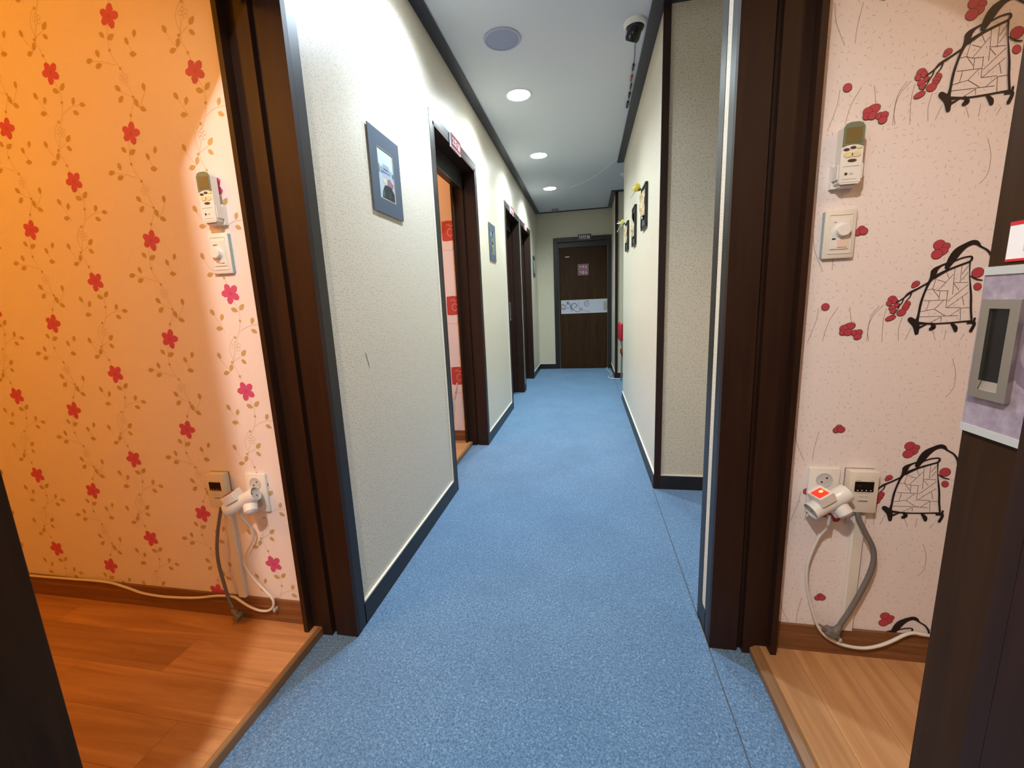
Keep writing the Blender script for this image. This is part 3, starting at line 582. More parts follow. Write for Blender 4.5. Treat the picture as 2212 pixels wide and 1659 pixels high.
for (p, a, b, m, nm) in (((0.013, 0.27, -0.007), 0.006, 0.03, M_BLACK, 'connector'), ((0.016, 0.40, -0.007), 0.006, 0.032, mat('red_connector', srgb(150, 60, 50), 0.4), 'connector'), ((0.022, 0.5, -0.007), 0.005, 0.03, M_BLACK, 'connector'), ((0.024, 0.62, -0.008), 0.0065, 0.03, M_BLACK, 'connector'), ((0.024, 0.76, -0.008), 0.007, 0.045, M_BLACK, 'connector')):
    mb = MB(); mb.rbox(p[0] - a, p[0] + a, p[1] - b, p[1] + b, p[2] - a, p[2] + a, m, 0.002, 1); mb.build(nm, t_, True)
mb = MB(); mb.tube([(-0.19, 5.43, CEIL - 0.003), (-0.11, 5.37, CEIL - 0.003), (0.02, 5.2, CEIL - 0.003), (0.15, 4.95, CEIL - 0.003), (0.25, 4.7, CEIL - 0.003), (0.308, 4.54, CEIL - 0.003)], 0.003, M_WHITECORD, 6)
tag(mb.build('ceiling_cable', None, True), 'thin white cord strung across the far ceiling', 'cable')
t_ = thing('smoke_detector', 'small round grey detector on the ceiling near the end wall', 'detector', (-0.462, 6.60, CEIL))
mb = MB(); mb.lathe([(0.05, 0.0), (0.05, -0.01), (0.04, -0.022), (0.02, -0.03), (0.002, -0.031)], mat('grey_plastic', srgb(150, 148, 144), 0.5), 28); mb.build('cover', t_, True)
mb = MB(); mb.lathe([(0.058, 0.0), (0.058, -0.006), (0.05, -0.008)], mat('grey_plastic', srgb(150, 148, 144), 0.5), 28, caps=False); mb.build('base', t_, True)
t_ = thing('smoke_detector', 'pale detector half hidden above the far side passage', 'detector', (0.43, 5.1, CEIL))
mb = MB(); mb.lathe([(0.05, 0.0), (0.05, -0.012), (0.035, -0.026), (0.002, -0.03)], M_CREAM, 24); mb.build('cover', t_, True)
mb = MB(); mb.lathe([(0.058, 0.0), (0.058, -0.006), (0.05, -0.008)], M_CREAM, 24, caps=False); mb.build('base', t_, True)
def room_lamp(loc, lab, col, es):
    m = mat('lit_shade_%d' % len(MATS), (1, 0.95, 0.9), 0.5, emit=col, es=es)
    t_ = thing('ceiling_lamp', lab, 'lamp', (loc[0], loc[1], 2.38))
    mb = MB(); mb.lathe([(0.10, 0.0), (0.10, -0.02), (0.06, -0.025)], M_WHITE, 28, caps=False); mb.build('base', t_, True)
    mb = MB(); mb.lathe([(0.06, -0.02), (0.11, -0.03), (0.11, -0.05), (0.08, -0.075), (0.002, -0.08)], m, 28); mb.build('shade', t_, True)
room_lamp(ROOM_L, 'orange glowing ceiling lamp of the left room', (1, 0.42, 0.08), 6); room_lamp(ROOM_R, 'warm ceiling lamp of the right room', (1, 0.6, 0.3), 4); room_lamp(ROOM_2, 'ceiling lamp of the second left room', (1, 0.6, 0.42), 6)

# ------------------------------------------------------------------ pictures on the left wall
M_MAT = mat('slate_blue_mat_board', srgb(72, 82, 96), 0.7); M_MATEDGE = mat('mat_core', srgb(206, 200, 184), 0.6)
def picture(y0, y1, z0, z1, label, paint):
    W, H = (y1 - y0) / 2, (z1 - z0) / 2
    t_ = thing('mounted_picture', label, 'picture', (XLW + 0.0005, (y0 + y1) / 2, (z0 + z1) / 2), ROT_LEFT, 'mounted photographs on the left wall')
    mb = MB(); iw, ih = W * 0.52, H * 0.62
    for (a, b, c, d) in ((-W, -iw, -H, H), (iw, W, -H, H), (-iw, iw, -H, -ih), (-iw, iw, ih, H)): mb.box(a, b, -0.006, -0.0035, c, d, M_MAT)
    mb.build('mat_board', t_)
    mb = MB(); mb.box(-iw - 0.012, iw + 0.012, -0.003, -0.0005, -ih - 0.012, ih + 0.012, mat('photo_sky', srgb(206, 222, 228), 0.25))
    paint(mb, iw, ih, -0.0032); mb.build('photo', t_)
    mb = MB(); b = 0.0022
    for (a, c, d, e) in ((-iw, -iw + b, -ih, ih), (iw - b, iw, -ih, ih), (-iw, iw, -ih, -ih + b), (-iw, iw, ih - b, ih)): mb.box(a, c, -0.0055, -0.0034, d, e, M_MATEDGE)
    mb.build('bevel_edge', t_)
    return t_
K = lambda n, r, g, b: mat(n, srgb(r, g, b), 0.3)
def paint1(mb, w_, h, y):
    f = lambda pts, m, k=0: mb.flat([(a * w_, b * h) for a, b in pts], y - 0.0001 * k, m)
    f([(-1, -1), (1, -1), (1, 0.05), (-1, 0.05)], K('photo_pavement', 184, 196, 206))
    f([(-0.75, 0.0), (0.8, 0.0), (0.8, 0.28), (0.45, 0.3), (0.45, 0.42), (-0.35, 0.42), (-0.35, 0.3), (-0.75, 0.28)], K('photo_building', 150, 168, 182), 1)
    f([(-0.6, 0.05), (0.5, 0.05), (0.5, 0.12), (-0.6, 0.12)], K('photo_shadow', 84, 100, 116), 2)
    f([(-0.3, 0.2), (0.3, 0.2), (0.3, 0.26), (-0.3, 0.26)], K('photo_shadow', 84, 100, 116), 2)
    f([(-1, 0.0), (-0.8, 0.0), (-0.82, 0.34), (-1, 0.3)], K('photo_tree', 52, 74, 66), 2); f([(0.8, -0.02), (1, -0.02), (1, 0.2), (0.86, 0.22)], K('photo_tree', 52, 74, 66), 2)
    f([(-0.5, -0.1), (0.9, -0.1), (0.9, 0.03), (0.3, 0.08), (-0.4, 0.06)], K('photo_car', 170, 184, 196), 3)
    f([(-0.5, -0.32), (-0.05, -0.36), (-0.02, -0.12), (-0.5, -0.1)], K('photo_cream', 214, 204, 176), 4)
    f([(0.05, -0.4), (0.75, -0.42), (0.9, -0.25), (0.4, -0.08), (0.1, -0.14)], K('photo_rose', 150, 112, 122), 4)
    f([(-0.7, -0.98), (0.9, -0.98), (0.9, -0.62), (0.6, -0.4), (0.1, -0.38), (-0.3, -0.42), (-0.62, -0.7)], K('photo_black', 30, 38, 42), 4)
    mb.ell(-0.5 * w_, -0.78 * h, 0.16 * w_, 0.14 * h, y - 0.0005, K('photo_wheel', 70, 96, 90)); mb.ell(0.3 * w_, -0.75 * h, 0.18 * w_, 0.15 * h, y - 0.0005, K('photo_wheel2', 56, 64, 72))
def paint2(mb, w_, h, y):
    f = lambda pts, m, k=0: mb.flat([(a * w_, b * h) for a, b in pts], y - 0.0001 * k, m)
    f([(-1, -1), (1, -1), (1, 1), (-1, 1)], K('photo_dusk', 62, 80, 100))
    f([(-0.9, 0.5), (-0.4, 0.5), (-0.2, 0.8), (-0.5, 0.98), (-0.85, 0.9)], K('photo_paleblue', 168, 190, 204), 1)
    f([(-0.9, -0.2), (-0.5, -0.3), (-0.3, 0.2), (-0.5, 0.45), (-0.85, 0.3)], K('photo_blue', 92, 132, 178), 1)
    f([(-0.4, -0.9), (0.55, -0.9), (0.5, 0.4), (0.1, 0.7), (-0.3, 0.3)], K('photo_olive', 128, 142, 110), 2)
    f([(-0.3, -0.1), (0.4, -0.15), (0.4, 0.05), (-0.2, 0.1)], K('photo_black', 30, 38, 42), 3)
    f([(-0.2, -0.35), (0.4, -0.35), (0.4, -0.2), (-0.2, -0.2)], K('photo_yellow', 196, 190, 120), 3)
def paint3(mb, w_, h, y):
    f = lambda pts, m, k=0: mb.flat([(a * w_, b * h) for a, b in pts], y - 0.0001 * k, m)
    f([(-1, -1), (0.9, -1), (0.9, -0.6), (-1, -0.5)], K('photo_dusk', 62, 80, 100)); f([(-1, -0.4), (-0.2, -0.5), (-0.3, 0.4), (-1, 0.6)], K('photo_building', 150, 168, 182))
picture(1.505, 1.758, 1.447, 1.747, 'largest looking slate mounted street photograph, on the wall before the open second doorway', paint1)
picture(3.40, 3.632, 1.44, 1.737, 'slate mounted bluish photograph between the second and third left doorways', paint2)
picture(6.215, 6.43, 1.465, 1.762, 'slate mounted pale photograph on the left wall beside the end wall', paint3)

# ------------------------------------------------------------------ room signs
M_SIGN = mat('maroon_sign', srgb(150, 44, 58), 0.3); M_SIGNDK = mat('plum_sign', srgb(84, 64, 74), 0.35); M_PINKP = mat('pink_print', srgb(206, 150, 160), 0.4)
def sign(loc, rot, W, H, text, label, body=M_SIGN, dark=False):
    t_ = thing('room_sign', label, 'sign', loc, rot, 'room signs above the doorways')
    mb = MB(); mb.box(-W / 2, W / 2, -0.010, -0.0005, 0, H, M_SIGNWHITE if not dark else M_SIGNDK); mb.build('plate', t_)
    mb = MB(); mb.box(-W / 2 + 0.0005, W / 2 - 0.0005, -0.0112, -0.0101, 0.006 if not dark else 0.001, H - 0.001, body)
    mb.text(text, 0, H * 0.54, H * 0.58, -0.0116, M_SIGNWHITE, 0.012, W * 0.78); mb.build('face', t_)
sign((XLF + 0.0005, 2.567, 1.984), ROT_LEFT, 0.187, 0.076, '2호실', 'maroon room sign with white lettering above the nearest open left doorway')
sign((XLF + 0.0005, 4.48, 1.992), ROT_LEFT, 0.187, 0.072, '3호실', 'maroon room sign above the third left doorway')
sign((XLF + 0.0005, 5.425, 1.992), ROT_LEFT, 0.187, 0.072, '5호실', 'maroon room sign above the farthest left doorway')
sign((-0.033, YE - 0.0125, 1.998), 0, 0.202, 0.088, '다인실', 'plum sign with white lettering above the end door', M_SIGNDK, True)
def sticker(loc, rot, W, H, rows, label, name='door_sticker', near=False):
    t_ = thing(name, label, 'sticker', loc, rot)
    if near:
        mb = MB(); mb.box(-W / 2, W / 2, -0.0012, -0.0001, 0, H, M_SIGNWHITE); mb.build('sheet', t_)
        for a, b in ((0, 0.0028), (H - 0.0042, H)):
            mb = MB(); mb.box(-W / 2, W / 2, -0.0016, -0.0011, a, b, mat('bright_red_print', srgb(206, 30, 44), 0.4)); mb.build('border', t_)
        mb = MB(); mb.text(rows[0], 0, H * 0.5, H * 0.62, -0.0016, mat('pink_lettering', srgb(246, 170, 206), 0.45), 0.02, W * 0.7); mb.build('lettering', t_)
        return
    mb = MB(); mb.box(-W / 2, W / 2, -0.0012, -0.0001, 0, H, mat('rosy_border', srgb(150, 118, 126), 0.4)); mb.build('sheet', t_)
    for i, r in enumerate(rows):
        z1 = H - 0.006 - i * (H / 2 - 0.001); z0 = z1 - (H / 2 - 0.012)
        mb = MB(); mb.box(-W / 2 + 0.006, W / 2 - 0.006, -0.0016, -0.0011, z0, z1, mat('maroon_field', srgb(112, 58, 74), 0.4)); mb.text(r, 0, (z0 + z1) / 2, (z1 - z0) * 0.68, -0.0019, mat('rose_lettering', srgb(214, 186, 196), 0.4), 0.01, W * 0.74); mb.build('field', t_)
sticker((-0.058, YE + 0.0395, 1.478), 0, 0.165, 0.17, ('단체실', '커플실'), 'two rowed maroon sticker in the middle of the end door')
sticker((0.4998, 0.555, 1.1045), ROT_RIGHT, 0.132, 0.046, ('1호실',), 'white sticker with red edges and pink lettering on the near right door', near=True)

# ------------------------------------------------------------------ relief panels on the right wall
M_FRAME = mat('black_green_frame', srgb(26, 32, 32), 0.35); M_SLATE = mat('slate_panel', srgb(64, 70, 82), 0.6)
M_RELIEF = mat('carved_relief', srgb(196, 174, 134), 0.6)
tn = NT(M_RELIEF); tn.l(tn.ramp(tn.noise(tn.pos(), 60, 4, 0.7, 1.5), [(0.38, srgb(116, 86, 54)), (0.5, srgb(190, 166, 126)), (0.66, srgb(226, 210, 176))]), tn.b.inputs['Base Color'])
def relief(yc, zc, W, H, label, seed):
    rnd = random.Random(seed); W /= 2; H /= 2
    t_ = thing('relief_plaque', label, 'plaque', (XRW - 0.0005, yc, zc), ROT_RIGHT, 'carved plaques on the right wall')
    mb = MB(); mb.box(-W + 0.012, W - 0.012, -0.010, -0.001, -H + 0.012, H - 0.012, M_SLATE); mb.build('panel', t_)
    for (a, b, c, d) in ((-W, W, H - 0.014, H), (-W, W, -H, -H + 0.014), (-W, -W + 0.014, -H + 0.014, H - 0.014), (W - 0.014, W, -H + 0.014, H - 0.014)):
        mb = MB(); mb.rbox(a, b, -0.018, 0.0, c, d, M_FRAME, 0.003, 1); mb.build('frame_bar', t_)
    n, k = 14, 20; vs = []; fs = []; x0, x1, z0, z1 = -W + 0.02, W - 0.03, -H + 0.07, H - 0.035
    bl = [(rnd.uniform(x0, x1), rnd.uniform(z0, z1), rnd.uniform(0.012, 0.03)) for _ in range(14)]
    for j in range(k + 1):
        for i in range(n + 1):
            x, z = x0 + (x1 - x0) * i / n, z0 + (z1 - z0) * j / k
            hgt = 0.004 + sum(0.008 * math.exp(-((x - a) ** 2 + (z - b) ** 2 * 0.5) / (r * r)) for a, b, r in bl) + 0.002 * math.sin(x * 160 + 3 * math.sin(z * 60)) + rnd.uniform(0, 0.001)
            vs.append((x + (0.004 * math.sin(z * 90) if i in (0, n) else 0), -0.0105 - max(0.001, min(0.022, hgt)), z))
    for j in range(k):
        for i in range(n): fs.append((j * (n + 1) + i, j * (n + 1) + i + 1, (j + 1) * (n + 1) + i + 1, (j + 1) * (n + 1) + i))
    mb = MB(); mb.add(vs, fs, M_RELIEF); ring = [j * (n + 1) for j in range(k + 1)]
    mb.build('carving', t_, True)
    mb = MB(); mb.lathe([(0.03, 0.0), (0.028, 0.006), (0.004, 0.008)], M_BLACK, 16, Matrix.Translation((0.0, -0.0105, -H + 0.062)) @ Matrix.Rotation(PI / 2, 4, 'X') @ Matrix.Diagonal((1, 0.28, 1, 1))); mb.build('notch', t_, True)
relief(2.93, 1.655, 0.215, 0.262, 'carved plaque with yellow rose, nearest on the right wall', 1)
relief(3.515, 1.635, 0.20, 0.29, 'carved plaque without flower, middle of three on the right wall', 2)
relief(4.11, 1.645, 0.215, 0.25, 'carved plaque with pale rose and ribbons, farthest on the right wall', 3)
def rose(loc, label, col, ribbons, s=1.0):
    t_ = thing('artificial_rose', label, 'flower', loc, 0, 'roses tucked on the plaques')
    m = mat('petal_%d' % len(MATS), col, 0.55); mp = mat('petal_pale_%d' % len(MATS), tuple(min(1, c * 1.1 + 0.08) for c in col), 0.55)
    for ring, (n, r, top, flare) in enumerate(((3, 0.010, 0.25, 0.0), (4, 0.0145, 0.55, 0.003), (5, 0.019, 0.85, 0.007))):
        for k in range(n):
            a = 2 * PI * k / n + ring * 0.7; vs = []; fs = []
            for j in range(6):
                for i in range(6):
                    v = j / 5; th = PI * 0.92 - (PI * 0.92 - top) * v; ph = a + (i / 5 - 0.5) * 2.3 * math.sin(PI * (0.2 + 0.62 * v)); rr = (r + flare * v * v - 0.002 * abs(i / 5 - 0.5) * 2 * v) * s
                    vs.append((rr * math.sin(th) * math.cos(ph), rr * math.sin(th) * math.sin(ph), rr * 0.95 * math.cos(th) + 0.008))
            for j in range(5):
                for i in range(5): fs.append((j * 6 + i, j * 6 + i + 1, (j + 1) * 6 + i + 1, (j + 1) * 6 + i))
            mb = MB(); mb.add([Matrix.Rotation(-0.8, 4, 'Y') @ Vector(p) for p in vs], fs, m if (k + ring) % 2 else mp); mb.build('petal', t_, True)
    mb = MB(); mb.ball((0.004, 0, -0.004), 0.014 * s, 0.012 * s, 0.010 * s, mat('rose_green', srgb(74, 84, 40), 0.6), 12, 8)
    mb.tube([(0.004, 0, -0.006), (0.014, -0.01, -0.012), (0.026, -0.02, -0.012)], 0.002, mat('rose_green', srgb(74, 84, 40), 0.6), 6); mb.build('stem', t_, True)
    for k in range(ribbons):
        rr = random.Random(k); a = Vector((0.0, 0.01, -0.006)); mb = MB()
        P = [a + Vector((-0.02 * q - 0.004 * rr.random(), 0.02 * q * (1 if k % 2 else -1), (-0.018 if k < 2 else 0.014) * q - 0.003 * q * q)) for q in (0, 0.8, 1.6, 2.4)]
        Q = spline(P, 3); vs = []
        for p in Q: vs += [p + Vector((0, 0, 0.0035)), p - Vector((0, 0, 0.0035))]
        mb.add(vs, [(2 * i, 2 * i + 1, 2 * i + 3, 2 * i + 2) for i in range(len(Q) - 1)], mat('white_ribbon', srgb(230, 232, 222), 0.4)); mb.build('ribbon', t_, True)
rose((0.336, 3.035, 1.796), 'bright yellow artificial rose on the nearest carved plaque', srgb(236, 216, 70), 1, 1.25)
rose((0.336, 4.215, 1.782), 'pale yellow artificial rose with white ribbons on the farthest carved plaque', srgb(232, 226, 130), 4, 1.15)

# ------------------------------------------------------------------ things on the room walls
M_LCD = mat('olive_lcd', srgb(122, 108, 66), 0.2); M_GREEN = mat('grey_green_bezel', srgb(112, 126, 104), 0.4); M_BUTDK = mat('brown_button', srgb(74, 62, 54), 0.4); M_BUTYE = mat('pale_yellow_button', srgb(226, 216, 164), 0.4)
M_TINY = mat('grey_legend', srgb(120, 116, 112), 0.5)
def remote(loc, label, tilt=0.0):
    """air conditioner remote standing in its wall holder; origin at the lower middle of the holder back"""
    t_ = thing('remote_control', label, 'remote', loc, 0, 'remote controls in wall holders')
    H = 0.136; W = 0.0228
    out = [(-W, 0.004), (-W + 0.004, 0.0), (W - 0.004, 0.0), (W, 0.004), (W, H - 0.012), (W * 0.75, H - 0.003), (W * 0.35, H), (-W * 0.35, H), (-W * 0.75, H - 0.003), (-W, H - 0.012)]
    mb = MB(); mb.prism([(a, b) for a, b in out], -0.036, -0.014, M_WHITE, 'y'); mb.build('body', t_)
    top = [(-W + 0.001, H - 0.054), (-W * 0.5, H - 0.050), (0, H - 0.0485), (W * 0.5, H - 0.050), (W - 0.001, H - 0.054), (W - 0.001, H - 0.0125), (W * 0.73, H - 0.0045), (W * 0.34, H - 0.0015), (-W * 0.34, H - 0.0015), (-W * 0.73, H - 0.0045), (-W + 0.001, H - 0.0125)]
    mb = MB(); mb.prism(top, -0.0375, -0.0361, M_GREEN, 'y'); bz = mb.build('bezel', t_)
    mb = MB(); mb.box(-0.0165, 0.0165, -0.0382, -0.0376, H - 0.046, H - 0.0135, M_LCD); mb.build('screen', bz)
    def oval(x, z, a, b, m):
        mb = MB(); n = 18; mb.prism([(x + a * math.cos(2 * PI * k / n), z + b * math.sin(2 * PI * k / n)) for k in range(n)], -0.0375, -0.0361, m, 'y'); mb.build('button', t_)
    oval(-0.0125, H - 0.060, 0.0062, 0.003, M_BUTDK); oval(0.001, H - 0.0565, 0.006, 0.003, M_BUTDK); oval(0.0145, H - 0.057, 0.006, 0.0032, M_BUTYE)
    oval(-0.0085, H - 0.071, 0.0098, 0.0062, M_BUTYE); oval(0.0085, H - 0.071, 0.0098, 0.0062, M_BUTYE); oval(0.001, H - 0.0845, 0.0092, 0.0032, M_BUTDK)
    mb = MB(); mb.box(-W + 0.0005, W - 0.0005, -0.0368, -0.0361, 0.004, H - 0.092, M_WHITE); cv = mb.build('cover', t_)
    mb = MB(); mb.ell(-0.0095, 0.0225, 0.0034, 0.0034, -0.0372, mat('logo_grey', srgb(74, 66, 66), 0.4)); mb.text('LG', 0.0015, 0.0225, 0.0042, -0.0372, M_TINY, 0.01)
    mb.box(-0.017, 0.013, -0.0373, -0.0369, 0.0103, 0.0108, M_TINY); mb.box(-0.018, 0.016, -0.0373, -0.0369, 0.0385, 0.0391, M_TINY); mb.build('lettering', cv)
    mb = MB(); mb.box(-W - 0.004, W + 0.004, -0.0125, -0.0005, -0.004, 0.052, M_WHITE)
    for s_ in (-1, 1):
        a, b = sorted((s_ * (W + 0.0008), s_ * (W + 0.004))); mb.box(a, b, -0.034, -0.0126, 0.012, 0.045, M_WHITE)
        a, b = sorted((s_ * (W - 0.004), s_ * (W + 0.004))); mb.box(a, b, -0.0395, -0.0376, 0.020, 0.045, M_WHITE) if False else None
    mb.box(-W * 0.8, W * 0.8, -0.030, -0.0126, -0.004, -0.0008, M_WHITE); mb.build('holder', t_)
remote((-1.053, YWL, 1.345), 'white remote in holder on the flowered wall of the left room'); remote((0.611, YWR, 1.325), 'white remote in holder on the plum blossom wall of the right room')
def dimmer(loc, label, kind):
    t_ = thing('dimmer_switch', label, 'switch', loc, 0, 'dimmer switches')
    W, H = 0.035, 0.058
    mb = MB(); mb.rbox(-W, W, -0.011, -0.0005, -H, H, M_CREAM if kind else M_WHITE, 0.003, 2); mb.build('plate', t_, True)
    mb = MB()
    for (a, b, c, d) in ((-0.025, 0.025, 0.045, 0.0465), (-0.025, 0.025, -0.0465, -0.045), (-0.025, -0.0238, -0.045, 0.045), (0.0238, 0.025, -0.045, 0.045)): mb.box(a, b, -0.0125, -0.0108, c, d, M_WHITE)
    mb.build('inner_rim', t_)
    mb = MB(); mb.rbox(-0.0205, 0.0205, -0.0135, -0.0105, -0.036, 0.036, M_WHITE, 0.0008, 1); pl = mb.build('module', t_)
    cz = 0.008 if kind else 0.0
    X_ = Matrix.Translation((0.003 if kind else -0.004, -0.0135, cz)) @ Matrix.Rotation(PI / 2, 4, 'X')
    mb = MB(); mb.lathe([(0.0165, 0.0), (0.0165, 0.003), (0.0152, 0.004), (0.0145, 0.011), (0.013, 0.0125), (0.001, 0.0125)], M_WHITE, 32, X_); mb.build('knob', t_, True)
    if kind:
        mb = MB(); mb.rbox(-0.006, 0.017, -0.0155, -0.0134, -0.032, -0.014, mat('peach_rocker', srgb(232, 208, 190), 0.35), 0.0008, 1); mb.build('rocker', t_)
        mb = MB(); mb.box(-0.0175, -0.0095, -0.0142, -0.0134, -0.0125, -0.0098, M_BLACK); mb.build('marking', pl); mb = MB(); mb.box(-0.016, -0.01, -0.0139, -0.0134, 0.027, 0.0285, M_TINY); mb.build('marking', pl)
    else:
        mb = MB(); mb.box(-0.016, -0.002, -0.0139, -0.0134, 0.0225, 0.0255, M_TINY); mb.build('marking', pl); mb = MB(); mb.box(-0.014, 0.0, -0.0139, -0.0134, -0.0255, -0.024, M_TINY); mb.build('marking', pl); mb = MB(); mb.prism([(-0.012, -0.0285), (0.014, -0.027), (0.014, -0.0295)], -0.0139, -0.0134, mat('wedge_marking', srgb(120, 70, 60), 0.4), 'y'); mb.build('marking', pl)
    mb = MB(); s_ = -1 if kind else 1; a, b = sorted((s_ * W, s_ * (W + 0.0012))); mb.box(a, b, -0.010, -0.0002, -H + 0.004, H - 0.004, mat('blue_grey_tape', srgb(160, 184, 192), 0.6)); mb.build('tape', t_)
dimmer((-1.063, YWL, 1.263), 'white dimmer with round knob under the left remote', 0); dimmer((0.614, YWR, 1.215), 'cream dimmer with round knob and square rocker under the right remote', 1)
def thermostat(loc, label):
    t_ = thing('thermostat', label, 'thermostat', loc, 0, 'heating controllers')
    W, H = 0.034, 0.058
    mb = MB(); mb.rbox(-W, W, -0.027, -0.0015, -H, H, M_CREAM, 0.002, 2); mb.build('case', t_, True)
    mb = MB(); mb.rbox(-0.0225, 0.0225, -0.0284, -0.0269, 0.002, 0.031, mat('black_display', srgb(16, 15, 15), 0.12), 0.0006, 1); d_ = mb.build('display', t_)
    for k in range(4):
        mb = MB(); mb.ell(-0.0155 + 0.0103 * k, 0.0068, 0.0016, 0.0012, -0.0287, M_SIGNWHITE); mb.build('key', d_)
    mb = MB(); mb.box(-0.016, -0.008, -0.0287, -0.0284, 0.017, 0.023, mat('dim_digits', srgb(40, 38, 36), 0.2)); mb.build('digits', d_)
    mb = MB(); mb.box(-0.020, -0.009, -0.0274, -0.0269, 0.0332, 0.0342, M_TINY); mb.build('marking', t_); mb = MB(); mb.box(0.015, 0.021, -0.0274, -0.0269, 0.0332, 0.0342, M_TINY); mb.build('marking', t_); mb = MB(); mb.box(-0.015, 0.015, -0.0274, -0.0269, -0.0022, -0.0014, M_TINY); mb.build('marking', t_); mb = MB()
    mb.text('UTH-170', 0.0, -0.0125, 0.0032, -0.0274, M_TINY, 0.01, 0.021); mb.build('lettering', t_); mb = MB(); mb.ell(-0.0105, -0.0245, 0.0018, 0.0018, -0.0274, mat('green_mark', srgb(140, 150, 120), 0.5)); mb.build('marking', t_); mb = MB(); mb.box(-0.008, 0.012, -0.0274, -0.0269, -0.0265, -0.0228, mat('violet_mark', srgb(128, 120, 140), 0.5)); mb.build('marking', t_)
    mb = MB(); mb.box(-W - 0.0005, W + 0.0005, -0.0016, -0.0003, -H - 0.0005, H + 0.0005, M_TINY); mb.build('back_plate', t_)
thermostat((-1.2085, YWL, 0.515), 'cream heating controller with black display on the flowered wall'); thermostat((0.721, YWR, 0.544), 'cream heating controller with black display on the plum blossom wall')
def outlet(loc, label):
    t_ = thing('wall_outlet', label, 'outlet', loc, 0, 'wall outlets')
    W, H = 0.038, 0.066
    mb = MB(); mb.rbox(-W, W, -0.010, -0.0005, -H, H, M_WHITE, 0.003, 2); mb.build('plate', t_, True)
    for cz in (0.032, -0.030):
        X_ = Matrix.Translation((0, -0.0095, cz)) @ Matrix.Rotation(PI / 2, 4, 'X')
        mb = MB(); mb.lathe([(0.0205, 0.0), (0.0205, 0.0022), (0.0178, 0.0022), (0.0172, 0.0008), (0.001, 0.0007)], mat('socket_grey', srgb(196, 196, 196), 0.4), 32, X_); s_ = mb.build('socket', t_, True)
        mb = MB()
        for dx in (-0.0085, 0.0085): mb.ell(dx * 0.7, cz + dx * 0.7, 0.0026, 0.0026, -0.0108, M_BLACK)
        mb.build('hole', s_)
outlet((-1.070, YWL, 0.507), 'white double outlet behind the plug adapter on the flowered wall'); outlet((0.634, YWR, 0.537), 'white double outlet behind the plug adapter with red switch')
M_REDLED = mat('lit_red_switch', srgb(220, 20, 20), 0.25, emit=(1.0, 0.03, 0.015), es=0.7); M_HOT = mat('lit_amber_core', srgb(255, 190, 60), 0.25, emit=(1.0, 0.5, 0.06), es=2.0)
def adapter(loc, label, lit):
    """three way plug adapter: slanted tube open at both ends, switch block, plug body"""
    t_ = thing('plug_adapter', label, 'plug adapter', loc, 0, 'three way plug adapters')
    ang = 0.46; A = Matrix.Rotation(-ang, 4, 'Y'); ax = A @ Matrix.Rotation(PI / 2, 4, 'Y')
    T = Matrix.Translation((0, -0.058, 0)); t_.rotation_euler = (0, 0, 0.0); G = Matrix.Translation((0, -0.058, 0)) @ Matrix.Rotation(0.26, 4, 'Z') @ Matrix.Scale(1.16, 4) @ Matrix.Translation((0, 0.058, 0)); T = G @ T
    mb = MB(); mb.lathe([(0.0185, -0.046), (0.0195, -0.045), (0.0195, -0.022), (0.0188, -0.021), (0.0188, 0.021), (0.0195, 0.022), (0.0195, 0.045), (0.0185, 0.046)], M_WHITE, 36, T @ ax, caps=False); mb.build('tube', t_, True)
    for s_ in (-1, 1):
        mb = MB(); mb.lathe([(0.0002, s_ * 0.040), (0.0185, s_ * 0.040), (0.0185, s_ * 0.0458)], mat('socket_grey', srgb(196, 196, 196), 0.4), 32, T @ ax, caps=False)
        f_ = mb.build('socket', t_, True); mb = MB()
        for k in (-1, 1): mb.lathe([(0.0025, s_ * 0.0402), (0.0002, s_ * 0.0403)], M_BLACK, 10, T @ ax @ Matrix.Translation((0.0095 * k * 0.7, 0.0095 * k * 0.7, 0)), caps=False)
        mb.build('hole', f_)
    X_ = T @ A
    mb = MB(); mb.rbox(-0.029, 0.007, -0.022, 0.018, 0.012, 0.036, M_WHITE, 0.0015, 1, X_); b_ = mb.build('switch_block', t_)
    m1 = M_REDLED if lit else mat('red_switch_off', srgb(150, 40, 34), 0.3)
    mb = MB(); mb.rbox(-0.026, -0.001, -0.019, 0.008, 0.0352, 0.0375, m1, 0.0008, 1, X_)
    mb.build('switch', b_)
    if lit: mb = MB(); mb.ball((-0.009, -0.004, 0.0375), 0.0045, 0.004, 0.0014, M_HOT, 10, 6, X_); mb.build('indicator', b_, True)
    mb = MB(); mb.lathe([(0.0165, -0.018), (0.018, 0.004), (0.0165, 0.022), (0.011, 0.027), (0.001, 0.028)], M_WHITE, 28, X_ @ Matrix.Translation((0.016, -0.002, -0.018)) @ Matrix.Rotation(2.45, 4, 'X'), caps=True); mb.build('plug_body', t_, True)
    mb = MB(); mb.lathe([(0.018, 0.0), (0.018, 0.030), (0.016, 0.034)], M_WHITE, 28, Matrix.Translation((0, -0.012, 0.002)) @ Matrix.Rotation(PI / 2, 4, 'X')); mb.build('wall_plug', t_, True)
    mb = MB(); mb.lathe([(0.0085, 0.014), (0.008, 0.03), (0.005, 0.045)], M_WHITE, 20, T @ A @ Matrix.Translation((0.004, 0, 0)) @ Matrix.Rotation(PI - 0.0, 4, 'X')); mb.build('cord_collar', t_, True)
adapter((-1.084, YWL, 0.500), 'white three way plug adapter on the flowered wall', False); adapter((0.624, YWR, 0.528), 'white three way plug adapter with lit red switch', True)
